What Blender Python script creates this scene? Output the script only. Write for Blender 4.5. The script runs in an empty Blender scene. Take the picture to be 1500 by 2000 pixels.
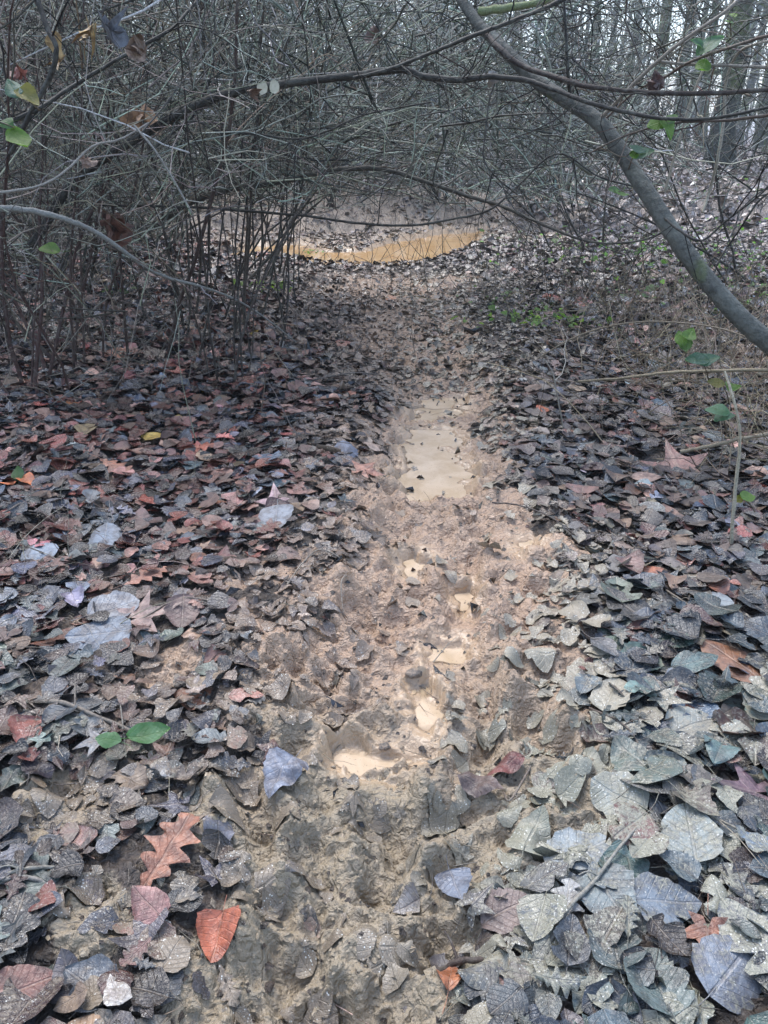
import bpy, math, random
import numpy as np
from mathutils import Vector
sc = bpy.context.scene
R = math.radians
# ------------------------------------------------------------------ camera, sky, sun, exposure
CAMH, PITCH, FPX = 1.25, R(26.0), 1540.0
cam_d = bpy.data.cameras.new('camera'); cam = bpy.data.objects.new('camera', cam_d)
sc.collection.objects.link(cam); sc.camera = cam
cam.location = (0, 0, CAMH); cam.rotation_euler = (R(90) - PITCH, 0, 0)
cam_d.sensor_fit = 'VERTICAL'; cam_d.sensor_height = 24; cam_d.lens = 24 * FPX / 2000
cam_d.clip_start = 0.05; cam_d.clip_end = 600

SUN_EL, SUN_ROT = R(60), R(-25)
world = bpy.data.worlds.new('World'); sc.world = world; world.use_nodes = True
wn = world.node_tree; wn.nodes.clear()
sky = wn.nodes.new('ShaderNodeTexSky'); sky.sky_type = 'NISHITA'; sky.sun_disc = False
sky.sun_elevation = SUN_EL; sky.sun_rotation = SUN_ROT
sky.air_density = 1.0; sky.dust_density = 1.6; sky.ozone_density = 1.0
hsv = wn.nodes.new('ShaderNodeHueSaturation'); hsv.inputs['Saturation'].default_value = 0.9
bg = wn.nodes.new('ShaderNodeBackground'); bg.inputs['Strength'].default_value = 0.15
wo = wn.nodes.new('ShaderNodeOutputWorld')
wn.links.new(sky.outputs[0], hsv.inputs['Color']); wn.links.new(hsv.outputs[0], bg.inputs[0]); wn.links.new(bg.outputs[0], wo.inputs[0])

sun_d = bpy.data.lights.new('sun', 'SUN'); sun = bpy.data.objects.new('sun', sun_d); sc.collection.objects.link(sun)
sun_d.energy = 1.15; sun_d.angle = R(28); sun_d.color = (1, 0.985, 0.96)
# sky sun_rotation is clockwise from +Y
sd = Vector((math.sin(SUN_ROT) * math.cos(SUN_EL), math.cos(SUN_ROT) * math.cos(SUN_EL), math.sin(SUN_EL)))
sun.rotation_euler = sd.to_track_quat('Z', 'Y').to_euler()
vs = sc.view_settings; vs.view_transform = 'Standard'; vs.look = 'None'; vs.exposure = 1.70; vs.gamma = 1; vs.use_curve_mapping = False
sc.cycles.max_bounces = 5; sc.cycles.transparent_max_bounces = 4

# ------------------------------------------------------------------ numbers
rng = np.random.default_rng(7)
random.seed(7)
FW = np.array([0, math.cos(PITCH), -math.sin(PITCH)]); UP = np.array([0, math.sin(PITCH), math.cos(PITCH)]); RT = np.array([1., 0, 0])
def P(px, py, d):
    """a point of the place seen at photo pixel px, py at distance d along the view"""
    return np.array([0, 0, CAMH]) + d * (FW + (px - 750) / FPX * RT - (py - 1000) / FPX * UP)
def G(px, py, z=0.0):
    dr = FW + (px - 750) / FPX * RT - (py - 1000) / FPX * UP
    t = (z - CAMH) / dr[2]
    return (np.array([0, 0, CAMH]) + t * dr)[:2]

_perm = np.random.default_rng(3).permutation(4096)
_gr = np.random.default_rng(4).uniform(0, 2 * math.pi, 4096)
_gx, _gy = np.cos(_gr), np.sin(_gr)
def perlin(x, y):
    xi = np.floor(x).astype(np.int64); yi = np.floor(y).astype(np.int64)
    xf = x - xi; yf = y - yi
    u = xf * xf * xf * (xf * (xf * 6 - 15) + 10); v = yf * yf * yf * (yf * (yf * 6 - 15) + 10)
    def g(i, j, dx, dy):
        h = _perm[(_perm[i & 4095] + j) & 4095]
        return _gx[h] * dx + _gy[h] * dy
    a = g(xi, yi, xf, yf); b = g(xi + 1, yi, xf - 1, yf); c = g(xi, yi + 1, xf, yf - 1); d = g(xi + 1, yi + 1, xf - 1, yf - 1)
    return ((a + u * (b - a)) * (1 - v) + (c + u * (d - c)) * v) * 1.5
def fbm(x, y, wl, octs=3, gain=.5, seed=0):
    s = np.zeros_like(x); a = 1.0
    for k in range(octs):
        s += a * perlin(x / wl + 17.3 * (k + seed), y / wl - 9.1 * (k + 2 * seed)); wl *= .5; a *= gain
    return s
def sstep(a, b, x):
    t = np.clip((x - a) / (b - a), 0, 1); return t * t * (3 - 2 * t)
def poly_sdf(x, y, poly):
    d = np.full(x.shape, 1e9); inside = np.zeros(x.shape, bool); n = len(poly)
    for i in range(n):
        ax, ay = poly[i]; bx, by = poly[(i + 1) % n]
        ex, ey = bx - ax, by - ay; wx, wy = x - ax, y - ay
        t = np.clip((wx * ex + wy * ey) / (ex * ex + ey * ey + 1e-12), 0, 1)
        d = np.minimum(d, (wx - t * ex) ** 2 + (wy - t * ey) ** 2)
        c = ((ay > y) != (by > y)) & (x < (bx - ax) * (y - ay) / (by - ay + 1e-12) + ax)
        inside ^= c
    d = np.sqrt(d); return np.where(inside, -d, d)

# ------------------------------------------------------------------ terrain
def PX(lst, z=0.0): return [tuple(G(a, b, z)) for a, b in lst]
WATERS = [  # name, outline, water level, basin depth
    ('pond', PX([(430, 492), (500, 474), (590, 470), (640, 486), (700, 486), (760, 468), (850, 452), (948, 446), (935, 470), (905, 488), (862, 503), (800, 515), (720, 519), (640, 514), (560, 509), (450, 510)]), -.06),
    ('puddle', PX([(838, 772), (912, 768), (905, 798), (868, 808), (835, 820), (795, 818), (800, 800)], -.05), -.05),
    ('puddle', PX([(800, 842), (880, 836), (905, 850), (888, 880), (905, 905), (938, 935), (905, 962), (850, 972), (785, 978), (772, 950), (786, 905), (776, 880)], -.055), -.055),
    ('puddle', PX([(780, 1093), (822, 1075), (828, 1100), (815, 1122), (785, 1115)], -.055), -.055),
    ('puddle', PX([(895, 1138), (918, 1128), (925, 1165), (905, 1182), (890, 1165)], -.05), -.05),
    ('puddle', PX([(840, 1250), (905, 1248), (908, 1275), (870, 1302), (835, 1290)], -.055), -.055),
    ('puddle', PX([(808, 1345), (838, 1342), (850, 1385), (840, 1440), (812, 1430), (800, 1380)], -.058), -.058),
    ('puddle', PX([(645, 1465), (700, 1452), (740, 1475), (810, 1468), (835, 1490), (780, 1512), (690, 1510), (640, 1492)], -.058), -.058),
    ('puddle', PX([(1010, 1062), (1040, 1058), (1046, 1082), (1020, 1090)], -.04), -.04),
]
path_px = [(560, 2300), (600, 2000), (640, 1800), (700, 1650), (790, 1500), (830, 1400), (845, 1280), (860, 1180), (870, 1080), (880, 1010), (850, 930), (848, 850), (868, 780), (845, 720), (820, 660), (790, 600), (770, 555), (770, 520)]
PATH = [G(*p) for p in path_px]
PATHW = [.20, .20, .22, .28, .36, .34, .30, .29, .29, .26, .24, .24, .24, .34, .45, .55, .7, .8]
def path_field(x, y):
    best = np.full(x.shape, 1e9)
    for i in range(len(PATH) - 1):
        (ax, ay), (bx, by) = PATH[i], PATH[i + 1]
        ex, ey = bx - ax, by - ay
        t = np.clip(((x - ax) * ex + (y - ay) * ey) / (ex * ex + ey * ey), 0, 1)
        w = PATHW[i] + t * (PATHW[i + 1] - PATHW[i])
        best = np.minimum(best, np.hypot(x - ax - t * ex, y - ay - t * ey) / w)
    return best     # 1 at the edge
FOOT = [(PX([p])[0], a) for p, a in [((905, 1160), .1), ((820, 1395), -.05), ((640, 1700), .5), ((870, 1275), .2), ((720, 1485), 1.3), ((800, 1105), .1), ((600, 1330), 1.2), ((500, 1560), .4), ((1000, 1090), .2),
        ((700, 1200), .5), ((940, 1340), -.2), ((620, 1900), .2), ((950, 1030), .3), ((770, 1010), -.2), ((890, 700), 0), ((780, 690), .2), ((830, 620), 0), ((1060, 1420), .5), ((760, 1620), -.1)]]
MUDPATCH = [(PX([p])[0], r) for p, r in [((1060, 1400), .12), ((340, 1300), .06), ((620, 1290), .12), ((480, 1540), .10), ((200, 1800), .06), ((120, 1560), .07), ((600, 1400), .10), ((740, 1080), .12), ((1000, 1130), .10)]]
def shredzone(x, y):
    return sstep(2.5, 1.15, path_field(x, y) + .8 * fbm(x, y, .5, 3, .6, 81)) * sstep(9, 7.5, y) * (1 - .5 * sstep(1.9, 1.3, y))
def mudmask(x, y):
    n = fbm(x, y, .34, 4, .6, 1)
    m = sstep(1.35, .75, path_field(x, y) + .55 * n)
    sz = shredzone(x, y); fade = .15 + .85 * sstep(5.6, 3.3, y + .8 * fbm(x, y, .8, 2, seed=5))
    m = m * np.maximum(fade, .5 * sstep(8.3, 7.4, y))
    m = np.maximum(m, sz * (.42 + .5 * fbm(x, y, .12, 3, .6, 83)).clip(0, .62) * (.45 + .55 * sstep(5.5, 3.3, y)))
    for (cx, cy), r in MUDPATCH:
        m = np.maximum(m, .85 * sstep(1.5, .6, np.hypot(x - cx, (y - cy) * .8) / r + .7 * n))
    # churned bank of bare mud behind the pond
    bank = sstep(1.25, .7, np.hypot((x + .5) / 3.0, (y - 12.3) / 3.4) + .35 * fbm(x, y, 1.1, 3, seed=9))
    return np.maximum(m, bank * .95)
def H(x, y, fine=True, water=True):
    pf = path_field(x, y)
    h = .035 * fbm(x, y, 1.7, 2, seed=2) * sstep(.2, 2, np.hypot(x, y))
    h = h - .075 * sstep(1.5, .3, pf) * sstep(11, 8, y)
    h += .05 * sstep(-.6, -2.2, x)
    h += .05 * np.exp(-((y - 7.6 - .15 * x) / .5) ** 2) * np.exp(-((x - .1) / 1.9) ** 2)      # the dam of trodden litter in front of the pond
    h += .34 * sstep(11.0, 13.5, y) * np.exp(-((x + .4) / 3.2) ** 2) + .17 * fbm(x, y, .8, 4, .55, seed=6) * sstep(10, 12, y)
    h += .45 * sstep(8, 22, y) * sstep(.5, 6, x)
    h += .012 * np.clip(y - 25, 0, 400)
    m = mudmask(x, y)
    n1 = 1 - np.abs(fbm(x, y, .22, 3, .55, 11)) * 1.7
    h += m * .036 * (n1 - .5) + m * (.022 + .016 * sstep(2.6, 1.8, y)) * fbm(x, y, .11, 2, .6, 12) + .012 * fbm(x, y, .35, 2, seed=3)
    FN = fbm(x, y, .09, 3, .6, 71)
    for (cx, cy), a in FOOT:
        dx, dy = x - cx, y - cy
        sx = (dx * math.cos(a) + dy * math.sin(a)) / .055; sy = (-dx * math.sin(a) + dy * math.cos(a)) / .14
        rr = np.sqrt(sx ** 2 + sy ** 2) + .5 * FN
        h += -.026 * sstep(1.25, .35, rr) + .014 * np.exp(-((rr - 1.4) / .35) ** 2)
    if fine:
        near = sstep(9, 5, y)
        r1 = 1 - 2 * np.abs(perlin(x / .055 + 3 + 1.3 * perlin(y / .12, x / .12), y / .055 + 1.3 * perlin(x / .1, y / .1)))
        r2 = 1 - 2 * np.abs(perlin(x / .026 + .5 * r1, y / .026))
        r3 = 1 - 2 * np.abs(perlin(x / .014 + .7 * r2, y / .014))
        h += near * (m * (.015 * r1 * sstep(-.35, .3, fbm(x, y, .3, 2, seed=21)) + .010 * r2 * sstep(-.4, .2, fbm(x, y, .2, 2, seed=23)) + .0035 * r3) + (1 - m) * .010 * r1)
        h += (1 - near) * (.018 * fbm(x, y, .16, 3, .6, 31))
    hx, hy = G(872, 1842); rr = np.hypot((x - hx) / .085, (y - hy) / .06) + .4 * perlin(x / .05, y / .05)
    h -= .06 * sstep(1.2, .3, rr)
    if not water: return h
    wig = .05 * fbm(x, y, .16, 3, .6, 41)
    for name, poly, wl in WATERS:
        px_ = [p[0] for p in poly]; py_ = [p[1] for p in poly]
        pond = name == 'pond'; mg = .9 if pond else .25
        sel = (x > min(px_) - mg) & (x < max(px_) + mg) & (y > min(py_) - mg) & (y < max(py_) + mg)
        if not sel.any(): continue
        xs, ys, hs = x[sel], y[sel], h[sel]
        s = poly_sdf(xs, ys, poly) + wig[sel] * (1.6 if pond else (1.9 if max(py_) - min(py_) > .3 else .55))
        if pond:
            inn = wl + np.clip(s * .25, -.08, 0) + .010 * fbm(xs, ys, .25, 2, seed=51)
            out = np.maximum(hs, wl + .012 + np.clip(s * .2, 0, .05))
        else:
            inn = wl - .004 + np.clip(s * .4, -.03, 0) + .6 * (hs - hs.mean()).clip(-.008, .010) + .007 * fbm(xs, ys, .10, 3, .6, 91).clip(-.6, 2)
            out = np.maximum(hs, wl + .002 + np.clip(s * .25, 0, .010))
        w = sstep(.012, -.006, s) if not pond else sstep(.08, -.08, s)
        fo = sstep(.9, .25, s) if pond else sstep(.15, .04, s)
        out = hs + (out - hs) * fo
        h[sel] = out * (1 - w) + inn * w
    return h
_W = []
for name, poly, wl in WATERS:
    a = np.array(poly); hh = H(a[:, 0], a[:, 1], False, False)
    _W.append((name, poly, -.035 if name == 'pond' else float(np.percentile(hh, 40)) - .003))
WATERS[:] = _W
def waterlevel(x, y):
    z = np.full(x.shape, -9.)
    for _, poly, wl in WATERS: z = np.where(poly_sdf(x, y, poly) < .02, wl, z)
    return z
def watermask(x, y):
    d = np.full(x.shape, 9.)
    for _, poly, _w in WATERS: d = np.minimum(d, poly_sdf(x, y, poly))
    return d
def Hn(x, y, fine=False, e=.04):
    h = H(x, y, fine); hx = (H(x + e, y, fine) - h) / e; hy = (H(x, y + e, fine) - h) / e
    n = np.stack([-hx, -hy, np.ones_like(hx)], -1); return h, n / np.linalg.norm(n, axis=1, keepdims=True)

# ------------------------------------------------------------------ mesh helpers
def mesh_np(name, V, F, mat, attrs=None, uv=None, smooth=True, nper=None):
    """V (n,3); F (m,k) all faces the same size"""
    me = bpy.data.meshes.new(name)
    V = np.ascontiguousarray(V, dtype=np.float32); F = np.ascontiguousarray(F, dtype=np.int32)
    k = F.shape[1]
    me.vertices.add(len(V)); me.vertices.foreach_set('co', V.ravel())
    me.loops.add(F.size); me.loops.foreach_set('vertex_index', F.ravel())
    me.polygons.add(len(F)); me.polygons.foreach_set('loop_start', np.arange(0, F.size, k, dtype=np.int32))
    me.polygons.foreach_set('loop_total', np.full(len(F), k, dtype=np.int32))
    me.update(calc_edges=True)
    for an, arr in (attrs or {}).items():
        a = me.attributes.new(an, 'FLOAT_COLOR', 'POINT')
        arr = np.asarray(arr, dtype=np.float32)
        if arr.shape[1] == 3: arr = np.concatenate([arr, np.ones((len(arr), 1), np.float32)], 1)
        a.data.foreach_set('color', np.ascontiguousarray(arr).ravel())
    if uv is not None:
        l = me.uv_layers.new(name='UVMap'); l.data.foreach_set('uv', np.ascontiguousarray(uv[F.ravel()], dtype=np.float32).ravel())
    if smooth: me.polygons.foreach_set('use_smooth', np.ones(len(F), bool))
    me.materials.append(mat)
    return me
def link(name, me, parent=None, loc=None, **props):
    o = bpy.data.objects.new(name, me); sc.collection.objects.link(o)
    if parent is not None: o.parent = parent
    if loc is not None: o.location = loc
    for k, v in props.items():
        if v is not None: o[k] = v
    return o
def thing(name, label, cat, loc=(0, 0, 0), group=None):
    return link(name, None, None, tuple(float(c) for c in loc), label=label, category=cat, group=group)

def tubes(pts, rad, sides=3, phase=None):
    """pts (N,K,3), rad (N,K) -> V, F(quads), index of curve per vertex"""
    N, K, _ = pts.shape
    T = np.empty_like(pts); T[:, 1:-1] = pts[:, 2:] - pts[:, :-2]; T[:, 0] = pts[:, 1] - pts[:, 0]; T[:, -1] = pts[:, -1] - pts[:, -2]
    T /= np.linalg.norm(T, axis=2, keepdims=True) + 1e-9
    mean = pts[:, -1] - pts[:, 0]
    ax = np.abs(mean).argmin(1); ref = np.eye(3)[ax][:, None, :]
    A = np.cross(T, np.broadcast_to(ref, T.shape)); A /= np.linalg.norm(A, axis=2, keepdims=True) + 1e-9
    B = np.cross(T, A)
    th = np.arange(sides) * 2 * math.pi / sides
    V = pts[:, :, None, :] + rad[:, :, None, None] * (A[:, :, None, :] * np.cos(th)[None, None, :, None] + B[:, :, None, :] * np.sin(th)[None, None, :, None])
    base = (np.arange(N) * K * sides)[:, None, None]; kk = (np.arange(K - 1) * sides)[None, :, None]; ss = np.arange(sides)[None, None, :]; sn = (ss + 1) % sides
    a = base + kk + ss; b = base + kk + sn
    F = np.stack([a, b, b + sides, a + sides], -1).reshape(-1, 4)
    return V.reshape(-1, 3), F, np.repeat(np.arange(N), K * sides)
def catmull(pts, n):
    pts = np.asarray(pts, float); p = np.vstack([2 * pts[0] - pts[1], pts, 2 * pts[-1] - pts[-2]])
    t = np.linspace(0, len(pts) - 1 - 1e-6, n); i = t.astype(int); f = (t - i)[:, None]
    p0, p1, p2, p3 = p[i], p[i + 1], p[i + 2], p[i + 3]
    return .5 * ((2 * p1) + (-p0 + p2) * f + (2 * p0 - 5 * p1 + 4 * p2 - p3) * f ** 2 + (-p0 + 3 * p1 - 3 * p2 + p3) * f ** 3)
def unit(v): return v / (np.linalg.norm(v, axis=-1, keepdims=True) + 1e-9)
def grow(st, dr, ln, K, wig, grav, r=rng):
    N = len(st); pts = np.empty((N, K, 3)); p = st.copy(); d = unit(dr); pts[:, 0] = p
    step = (ln / (K - 1))[:, None]
    for k in range(1, K):
        d = unit(d + r.normal(0, wig, (N, 3)) + np.array([0, 0, grav])); p = p + d * step; pts[:, k] = p
    return pts
def sprout(pts, n, K, lmin, lmax, wig, grav, spread=.9, t0=.15, r=rng, flat=1.0):
    N, K0, _ = pts.shape
    i = r.integers(0, N, n); t = (t0 + (1 - t0) * r.random(n)) * (K0 - 1.001); k = t.astype(int); f = (t - k)[:, None]
    st = pts[i, k] * (1 - f) + pts[i, k + 1] * f
    tg = unit(pts[i, k + 1] - pts[i, k]); rd = unit(r.normal(0, 1, (n, 3)) * np.array([1, 1, flat]))
    return grow(st, tg * (1 - spread * .5) + rd * spread, r.uniform(lmin, lmax, n), K, wig, grav, r)

# ------------------------------------------------------------------ materials
def newmat(name):
    m = bpy.data.materials.new(name); m.use_nodes = True; nt = m.node_tree; nt.nodes.clear()
    b = nt.nodes.new('ShaderNodeBsdfPrincipled'); o = nt.nodes.new('ShaderNodeOutputMaterial'); nt.links.new(b.outputs[0], o.inputs[0])
    return m, nt, b
class N:
    def __init__(s, nt): s.nt = nt
    def set(s, sock, v):
        if isinstance(v, bpy.types.NodeSocket): s.nt.links.new(v, sock)
        else:
            if hasattr(sock.default_value, '__len__') and not hasattr(v, '__len__'): v = (v,) * len(sock.default_value)
            if hasattr(v, '__len__') and len(v) == 3 and len(sock.default_value) == 4: v = (*v, 1)
            sock.default_value = v
    def m(s, op, a, b=0., c=0., clamp=False):
        n = s.nt.nodes.new('ShaderNodeMath'); n.operation = op; n.use_clamp = clamp
        s.set(n.inputs[0], a); s.set(n.inputs[1], b); s.set(n.inputs[2], c); return n.outputs[0]
    def mix(s, f, a, b, mode='MIX'):
        n = s.nt.nodes.new('ShaderNodeMix'); n.data_type = 'RGBA'; n.blend_type = mode
        s.set(n.inputs[0], f); s.set(n.inputs[6], a); s.set(n.inputs[7], b); return n.outputs[2]
    def noise(s, vec, scale, detail=3, rough=.55, dist=0., out=0):
        n = s.nt.nodes.new('ShaderNodeTexNoise'); s.set(n.inputs['Vector'], vec); n.inputs['Scale'].default_value = scale
        n.inputs['Detail'].default_value = detail; n.inputs['Roughness'].default_value = rough; n.inputs['Distortion'].default_value = dist; return n.outputs[out]
    def vor(s, vec, scale, feature='F1', out='Distance'):
        n = s.nt.nodes.new('ShaderNodeTexVoronoi'); n.feature = feature; s.set(n.inputs['Vector'], vec); n.inputs['Scale'].default_value = scale; return n.outputs[out]
    def ss(s, x, a, b, lo=0., hi=1.):
        n = s.nt.nodes.new('ShaderNodeMapRange'); n.interpolation_type = 'SMOOTHSTEP'
        s.set(n.inputs[0], x); s.set(n.inputs[1], a); s.set(n.inputs[2], b); s.set(n.inputs[3], lo); s.set(n.inputs[4], hi); return n.outputs[0]
    def attr(s, name):
        n = s.nt.nodes.new('ShaderNodeAttribute'); n.attribute_name = name; return n
    def sep(s, v):
        n = s.nt.nodes.new('ShaderNodeSeparateXYZ'); s.set(n.inputs[0], v); return n.outputs
    def pos(s): return s.nt.nodes.new('ShaderNodeNewGeometry').outputs['Position']
    def bump(s, h, strength, dist, nrm=None):
        n = s.nt.nodes.new('ShaderNodeBump'); s.set(n.inputs['Height'], h); n.inputs['Strength'].default_value = strength; n.inputs['Distance'].default_value = dist
        if nrm is not None: s.set(n.inputs['Normal'], nrm)
        return n.outputs[0]
MUD_A = (.40, .275, .19); MUD_B = (.29, .237, .165)     # pinkish tan clay, olive silt

def mud_colour(n, pos):
    y = n.sep(pos)[1]
    big = n.noise(pos, 2.2, 3)
    f = n.ss(n.m('ADD', y, n.m('MULTIPLY', big, 1.0)), 1.65, 2.35)
    c = n.mix(f, MUD_B, MUD_A); return n.mix(n.ss(y, 8.5, 10.), c, (.46, .36, .27))
def ground_mat():
    m, nt, b = newmat('wet_soil_and_mud'); n = N(nt); pos = n.pos()
    pr = n.sep(n.attr('prm').outputs['Color'])        # mud, height, far
    n1 = n.noise(pos, 9, 5, .65); n2 = n.noise(pos, 60, 5, .7, .6); n3 = n.noise(pos, 300, 3, .6)
    mud = mud_colour(n, pos)
    mud = n.mix(n.ss(n1, .45, .7, 0, .5), mud, n.mix(.5, mud, (.19, .14, .095)))
    d1 = n.noise(pos, 48, 6, .72, 1.6); d2 = n.noise(pos, 105, 4, .7, 1.0); cal = n.ss(n.noise(pos, 7, 3), .44, .62, .12, 1)
    hi = n.m('MULTIPLY', cal, n.ss(pr[1], .30, .62, .25, 1))
    mud = n.mix(n.m('MULTIPLY', n.ss(d1, .52, .66, 0, .6), hi), mud, (.12, .085, .06))
    mud = n.mix(n.m('MULTIPLY', n.ss(d2, .60, .68, 0, .6), hi), mud, (.05, .038, .03))
    mud = n.mix(n.m('MULTIPLY', n.ss(n.noise(pos, 3.5, 7, .78, .8), .48, .60, 0, .75), n.ss(n.sep(pos)[1], 9.6, 10.6)), mud, (.09, .07, .055))
    mud = n.mix(n.ss(d2, .30, .40, .5, 0), mud, (.60, .49, .39))  # pale flecks: highlights of the wet clay mixed into its colour
    soil = n.mix(n.ss(n2, .3, .7), (.014, .011, .009), (.055, .04, .03))
    soil = n.mix(n.ss(n1, .45, .7, 0, .5), soil, (.17, .125, .095))
    # beyond the leaves built one by one the litter is colour only
    v = n.vor(pos, 11, out='Color'); vs_ = n.sep(v)
    far = n.mix(vs_[0], (.10, .075, .06), (.30, .235, .20)); far = n.mix(n.ss(vs_[1], .7, .9), far, (.035, .028, .025))
    soil = n.mix(pr[2], soil, far)
    mk = n.m('ADD', pr[0], n.m('MULTIPLY', n.m('SUBTRACT', n2, .5), .9))
    col = n.mix(n.ss(mk, .3, .55), soil, mud)
    wr = n.m('MULTIPLY', n.attr('prm').outputs['Alpha'], n.ss(mk, .2, .5)); col = n.mix(n.m('MULTIPLY', wr, .8), col, n.mix(n.ss(n1, .3, .7), (.36, .255, .16), (.46, .335, .22)))
    n.set(b.inputs['Base Color'], col)
    low = n.ss(pr[1], .2, .75)
    ro = n.m('ADD', n.m('MULTIPLY', n1, .22), n.m('ADD', .09, n.m('MULTIPLY', low, .22))); ro = n.m('SUBTRACT', ro, n.m('MULTIPLY', wr, .12), clamp=True)
    n.set(b.inputs['Roughness'], ro); b.inputs['Specular IOR Level'].default_value = .55
    sm1 = n.noise(pos, 42, 2, .5, .8); sm2 = n.noise(pos, 130, 2, .5, .5)
    hb = n.m('ADD', n.m('ADD', n.m('MULTIPLY', sm1, 1.3), n.m('MULTIPLY', sm2, .35)), n.m('MULTIPLY', d1, .35)); hb = n.m('MULTIPLY', hb, n.m('SUBTRACT', 1, n.m('MULTIPLY', wr, .75)))
    n.set(b.inputs['Normal'], n.bump(hb, 1.0, .016)); return m
def leaf_mat(name='dead_leaf', living=False):
    m, nt, b = newmat(name); n = N(nt); pos = n.pos()
    col = n.attr('col').outputs['Color']; pr = n.sep(n.attr('prm').outputs['Color'])   # mud, random, wet
    uvn = nt.nodes.new('ShaderNodeUVMap'); uvn.uv_map = 'UVMap'; uv = n.sep(uvn.outputs[0])
    au = n.m('ABSOLUTE', n.m('SUBTRACT', uv[0], .5))
    vein = n.m('PINGPONG', n.m('SUBTRACT', n.m('MULTIPLY', uv[1], 7.), n.m('MULTIPLY', au, 5.)), .5)
    vl = n.ss(vein, .0, .11, 1, 0); mid = n.ss(au, .012, .035, 1, 0); vv = n.m('MAXIMUM', n.m('MULTIPLY', vl, .5), mid)
    off = nt.nodes.new('ShaderNodeVectorMath'); off.operation = 'ADD'; n.set(off.inputs[0], pos); n.set(off.inputs[1], n.m('MULTIPLY', pr[1], 30.)); q = off.outputs[0]
    a = n.noise(q, 28, 4, .6); bb = n.noise(q, 130, 4, .7, .4); cc = n.noise(q, 420, 2, .6)
    c = n.mix(n.ss(a, .38, .62, 0, .9), col, n.mix(1, col, (.38, .34, .34) if not living else (.6, .7, .5), 'MULTIPLY'))
    c = n.mix(n.ss(bb, .5, .75, 0, .35 if not living else .15), c, n.mix(.5, c, (.36, .30, .26)))
    c = n.mix(n.m('MULTIPLY', vv, .26), c, n.mix(.6, c, (.34, .27, .2) if not living else (.3, .45, .16)))
    if not living:
        mc = n.mix(.55, mud_colour(n, pos), n.mix(n.ss(n.sep(pos)[0], -.1, .35), (.14, .11, .085), (.235, .265, .21))); mc = n.mix(n.ss(cc, .42, .7, 0, .5), mc, (.09, .08, .065))
        t = n.m('ADD', n.m('ADD', n.m('MULTIPLY', bb, .6), n.m('MULTIPLY', a, .4)), n.m('MULTIPLY', pr[0], .62))
        c = n.mix(n.ss(t, .70, .90, 0, .9), c, mc)
        sp = n.vor(q, 150); spc = n.m('MULTIPLY', n.ss(sp, .15, .27, 1, 0), n.ss(n.noise(q, 30, 2), .46, .62))
        c = n.mix(n.m('MULTIPLY', spc, n.m('MULTIPLY', n.m('SUBTRACT', pr[0], .12), 2.2, clamp=True)), c, (.58, .58, .53))
    n.set(b.inputs['Base Color'], c)
    ro = n.m('SUBTRACT', n.m('ADD', .62, n.m('MULTIPLY', n.m('SUBTRACT', bb, .5), .5)), n.m('MULTIPLY', pr[2], .50))
    n.set(b.inputs['Roughness'], ro); b.inputs['Specular IOR Level'].default_value = .65
    hb = n.m('ADD', n.m('MULTIPLY', bb, .7), n.m('ADD', n.m('MULTIPLY', vv, -.35), n.m('MULTIPLY', cc, .07)))
    n.set(b.inputs['Normal'], n.bump(hb, .7, .006))
    if living:
        tr = nt.nodes.new('ShaderNodeBsdfTranslucent'); mx = nt.nodes.new('ShaderNodeMixShader'); out = [k for k in nt.nodes if k.type == 'OUTPUT_MATERIAL'][0]
        n.set(tr.inputs[0], n.mix(1, c, (1.3, 1.5, .6), 'MULTIPLY')); mx.inputs[0].default_value = .5; nt.links.new(b.outputs[0], mx.inputs[1]); nt.links.new(tr.outputs[0], mx.inputs[2]); nt.links.new(mx.outputs[0], out.inputs[0])
    return m
def bark_mat(name, scale=90, moss=.0, rough=.6):
    m, nt, b = newmat(name); n = N(nt); pos = n.pos(); col = n.attr('col').outputs['Color']
    a = n.noise(pos, scale, 4, .65); bb = n.noise(pos, scale * .2, 3)
    c = n.mix(n.ss(a, .35, .7, 0, .8), col, n.mix(1, col, (.4, .4, .4), 'MULTIPLY'))
    c = n.mix(n.ss(bb, .45, .7, 0, .45), c, n.mix(.5, c, (.26, .27, .23)))
    if moss: c = n.mix(n.ss(n.noise(pos, scale * .09, 4, .6), .62 - moss * .25, .75 - moss * .25, 0, .8), c, (.11, .14, .045))
    n.set(b.inputs['Base Color'], c); b.inputs['Roughness'].default_value = rough; b.inputs['Specular IOR Level'].default_value = .25
    n.set(b.inputs['Normal'], n.bump(a, .8, .7 / scale)); return m
def water_mat(name, c1, c2, sc_=6):
    m, nt, b = newmat(name); n = N(nt); pos = n.pos()
    a = n.noise(pos, sc_, 4, .6, .5); f = n.noise(pos, sc_ * 22, 3, .6)
    c = n.mix(n.ss(a, .3, .7), c1, c2); c = n.mix(n.ss(f, .62, .70, 0, .6), c, (.12, .09, .06))
    dp = n.sep(n.attr('prm').outputs['Color'])[0]; n.set(b.inputs['Alpha'], n.ss(dp, .02, .42, .12, 1))
    n.set(b.inputs['Base Color'], c); b.inputs['Roughness'].default_value = .05; b.inputs['IOR'].default_value = 1.33
    n.set(b.inputs['Normal'], n.bump(n.noise(pos, 28, 2), .06, .01)); return m
M_GROUND = ground_mat(); M_LEAF = leaf_mat(); M_GREEN = leaf_mat('green_leaf', True)
M_TWIG = bark_mat('twig_bark', 160); M_BARK = bark_mat('mossy_bark', 45, .35); M_FAR = bark_mat('far_bark', 7, .45, .8); M_LEAN = bark_mat('smooth_grey_bark', 38, .08, .7)
M_POND = water_mat('muddy_pond_water', (.50, .30, .135), (.58, .39, .20), 3)
M_PUD = water_mat('silty_puddle_water', (.40, .295, .185), (.52, .40, .28), 9)
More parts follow.
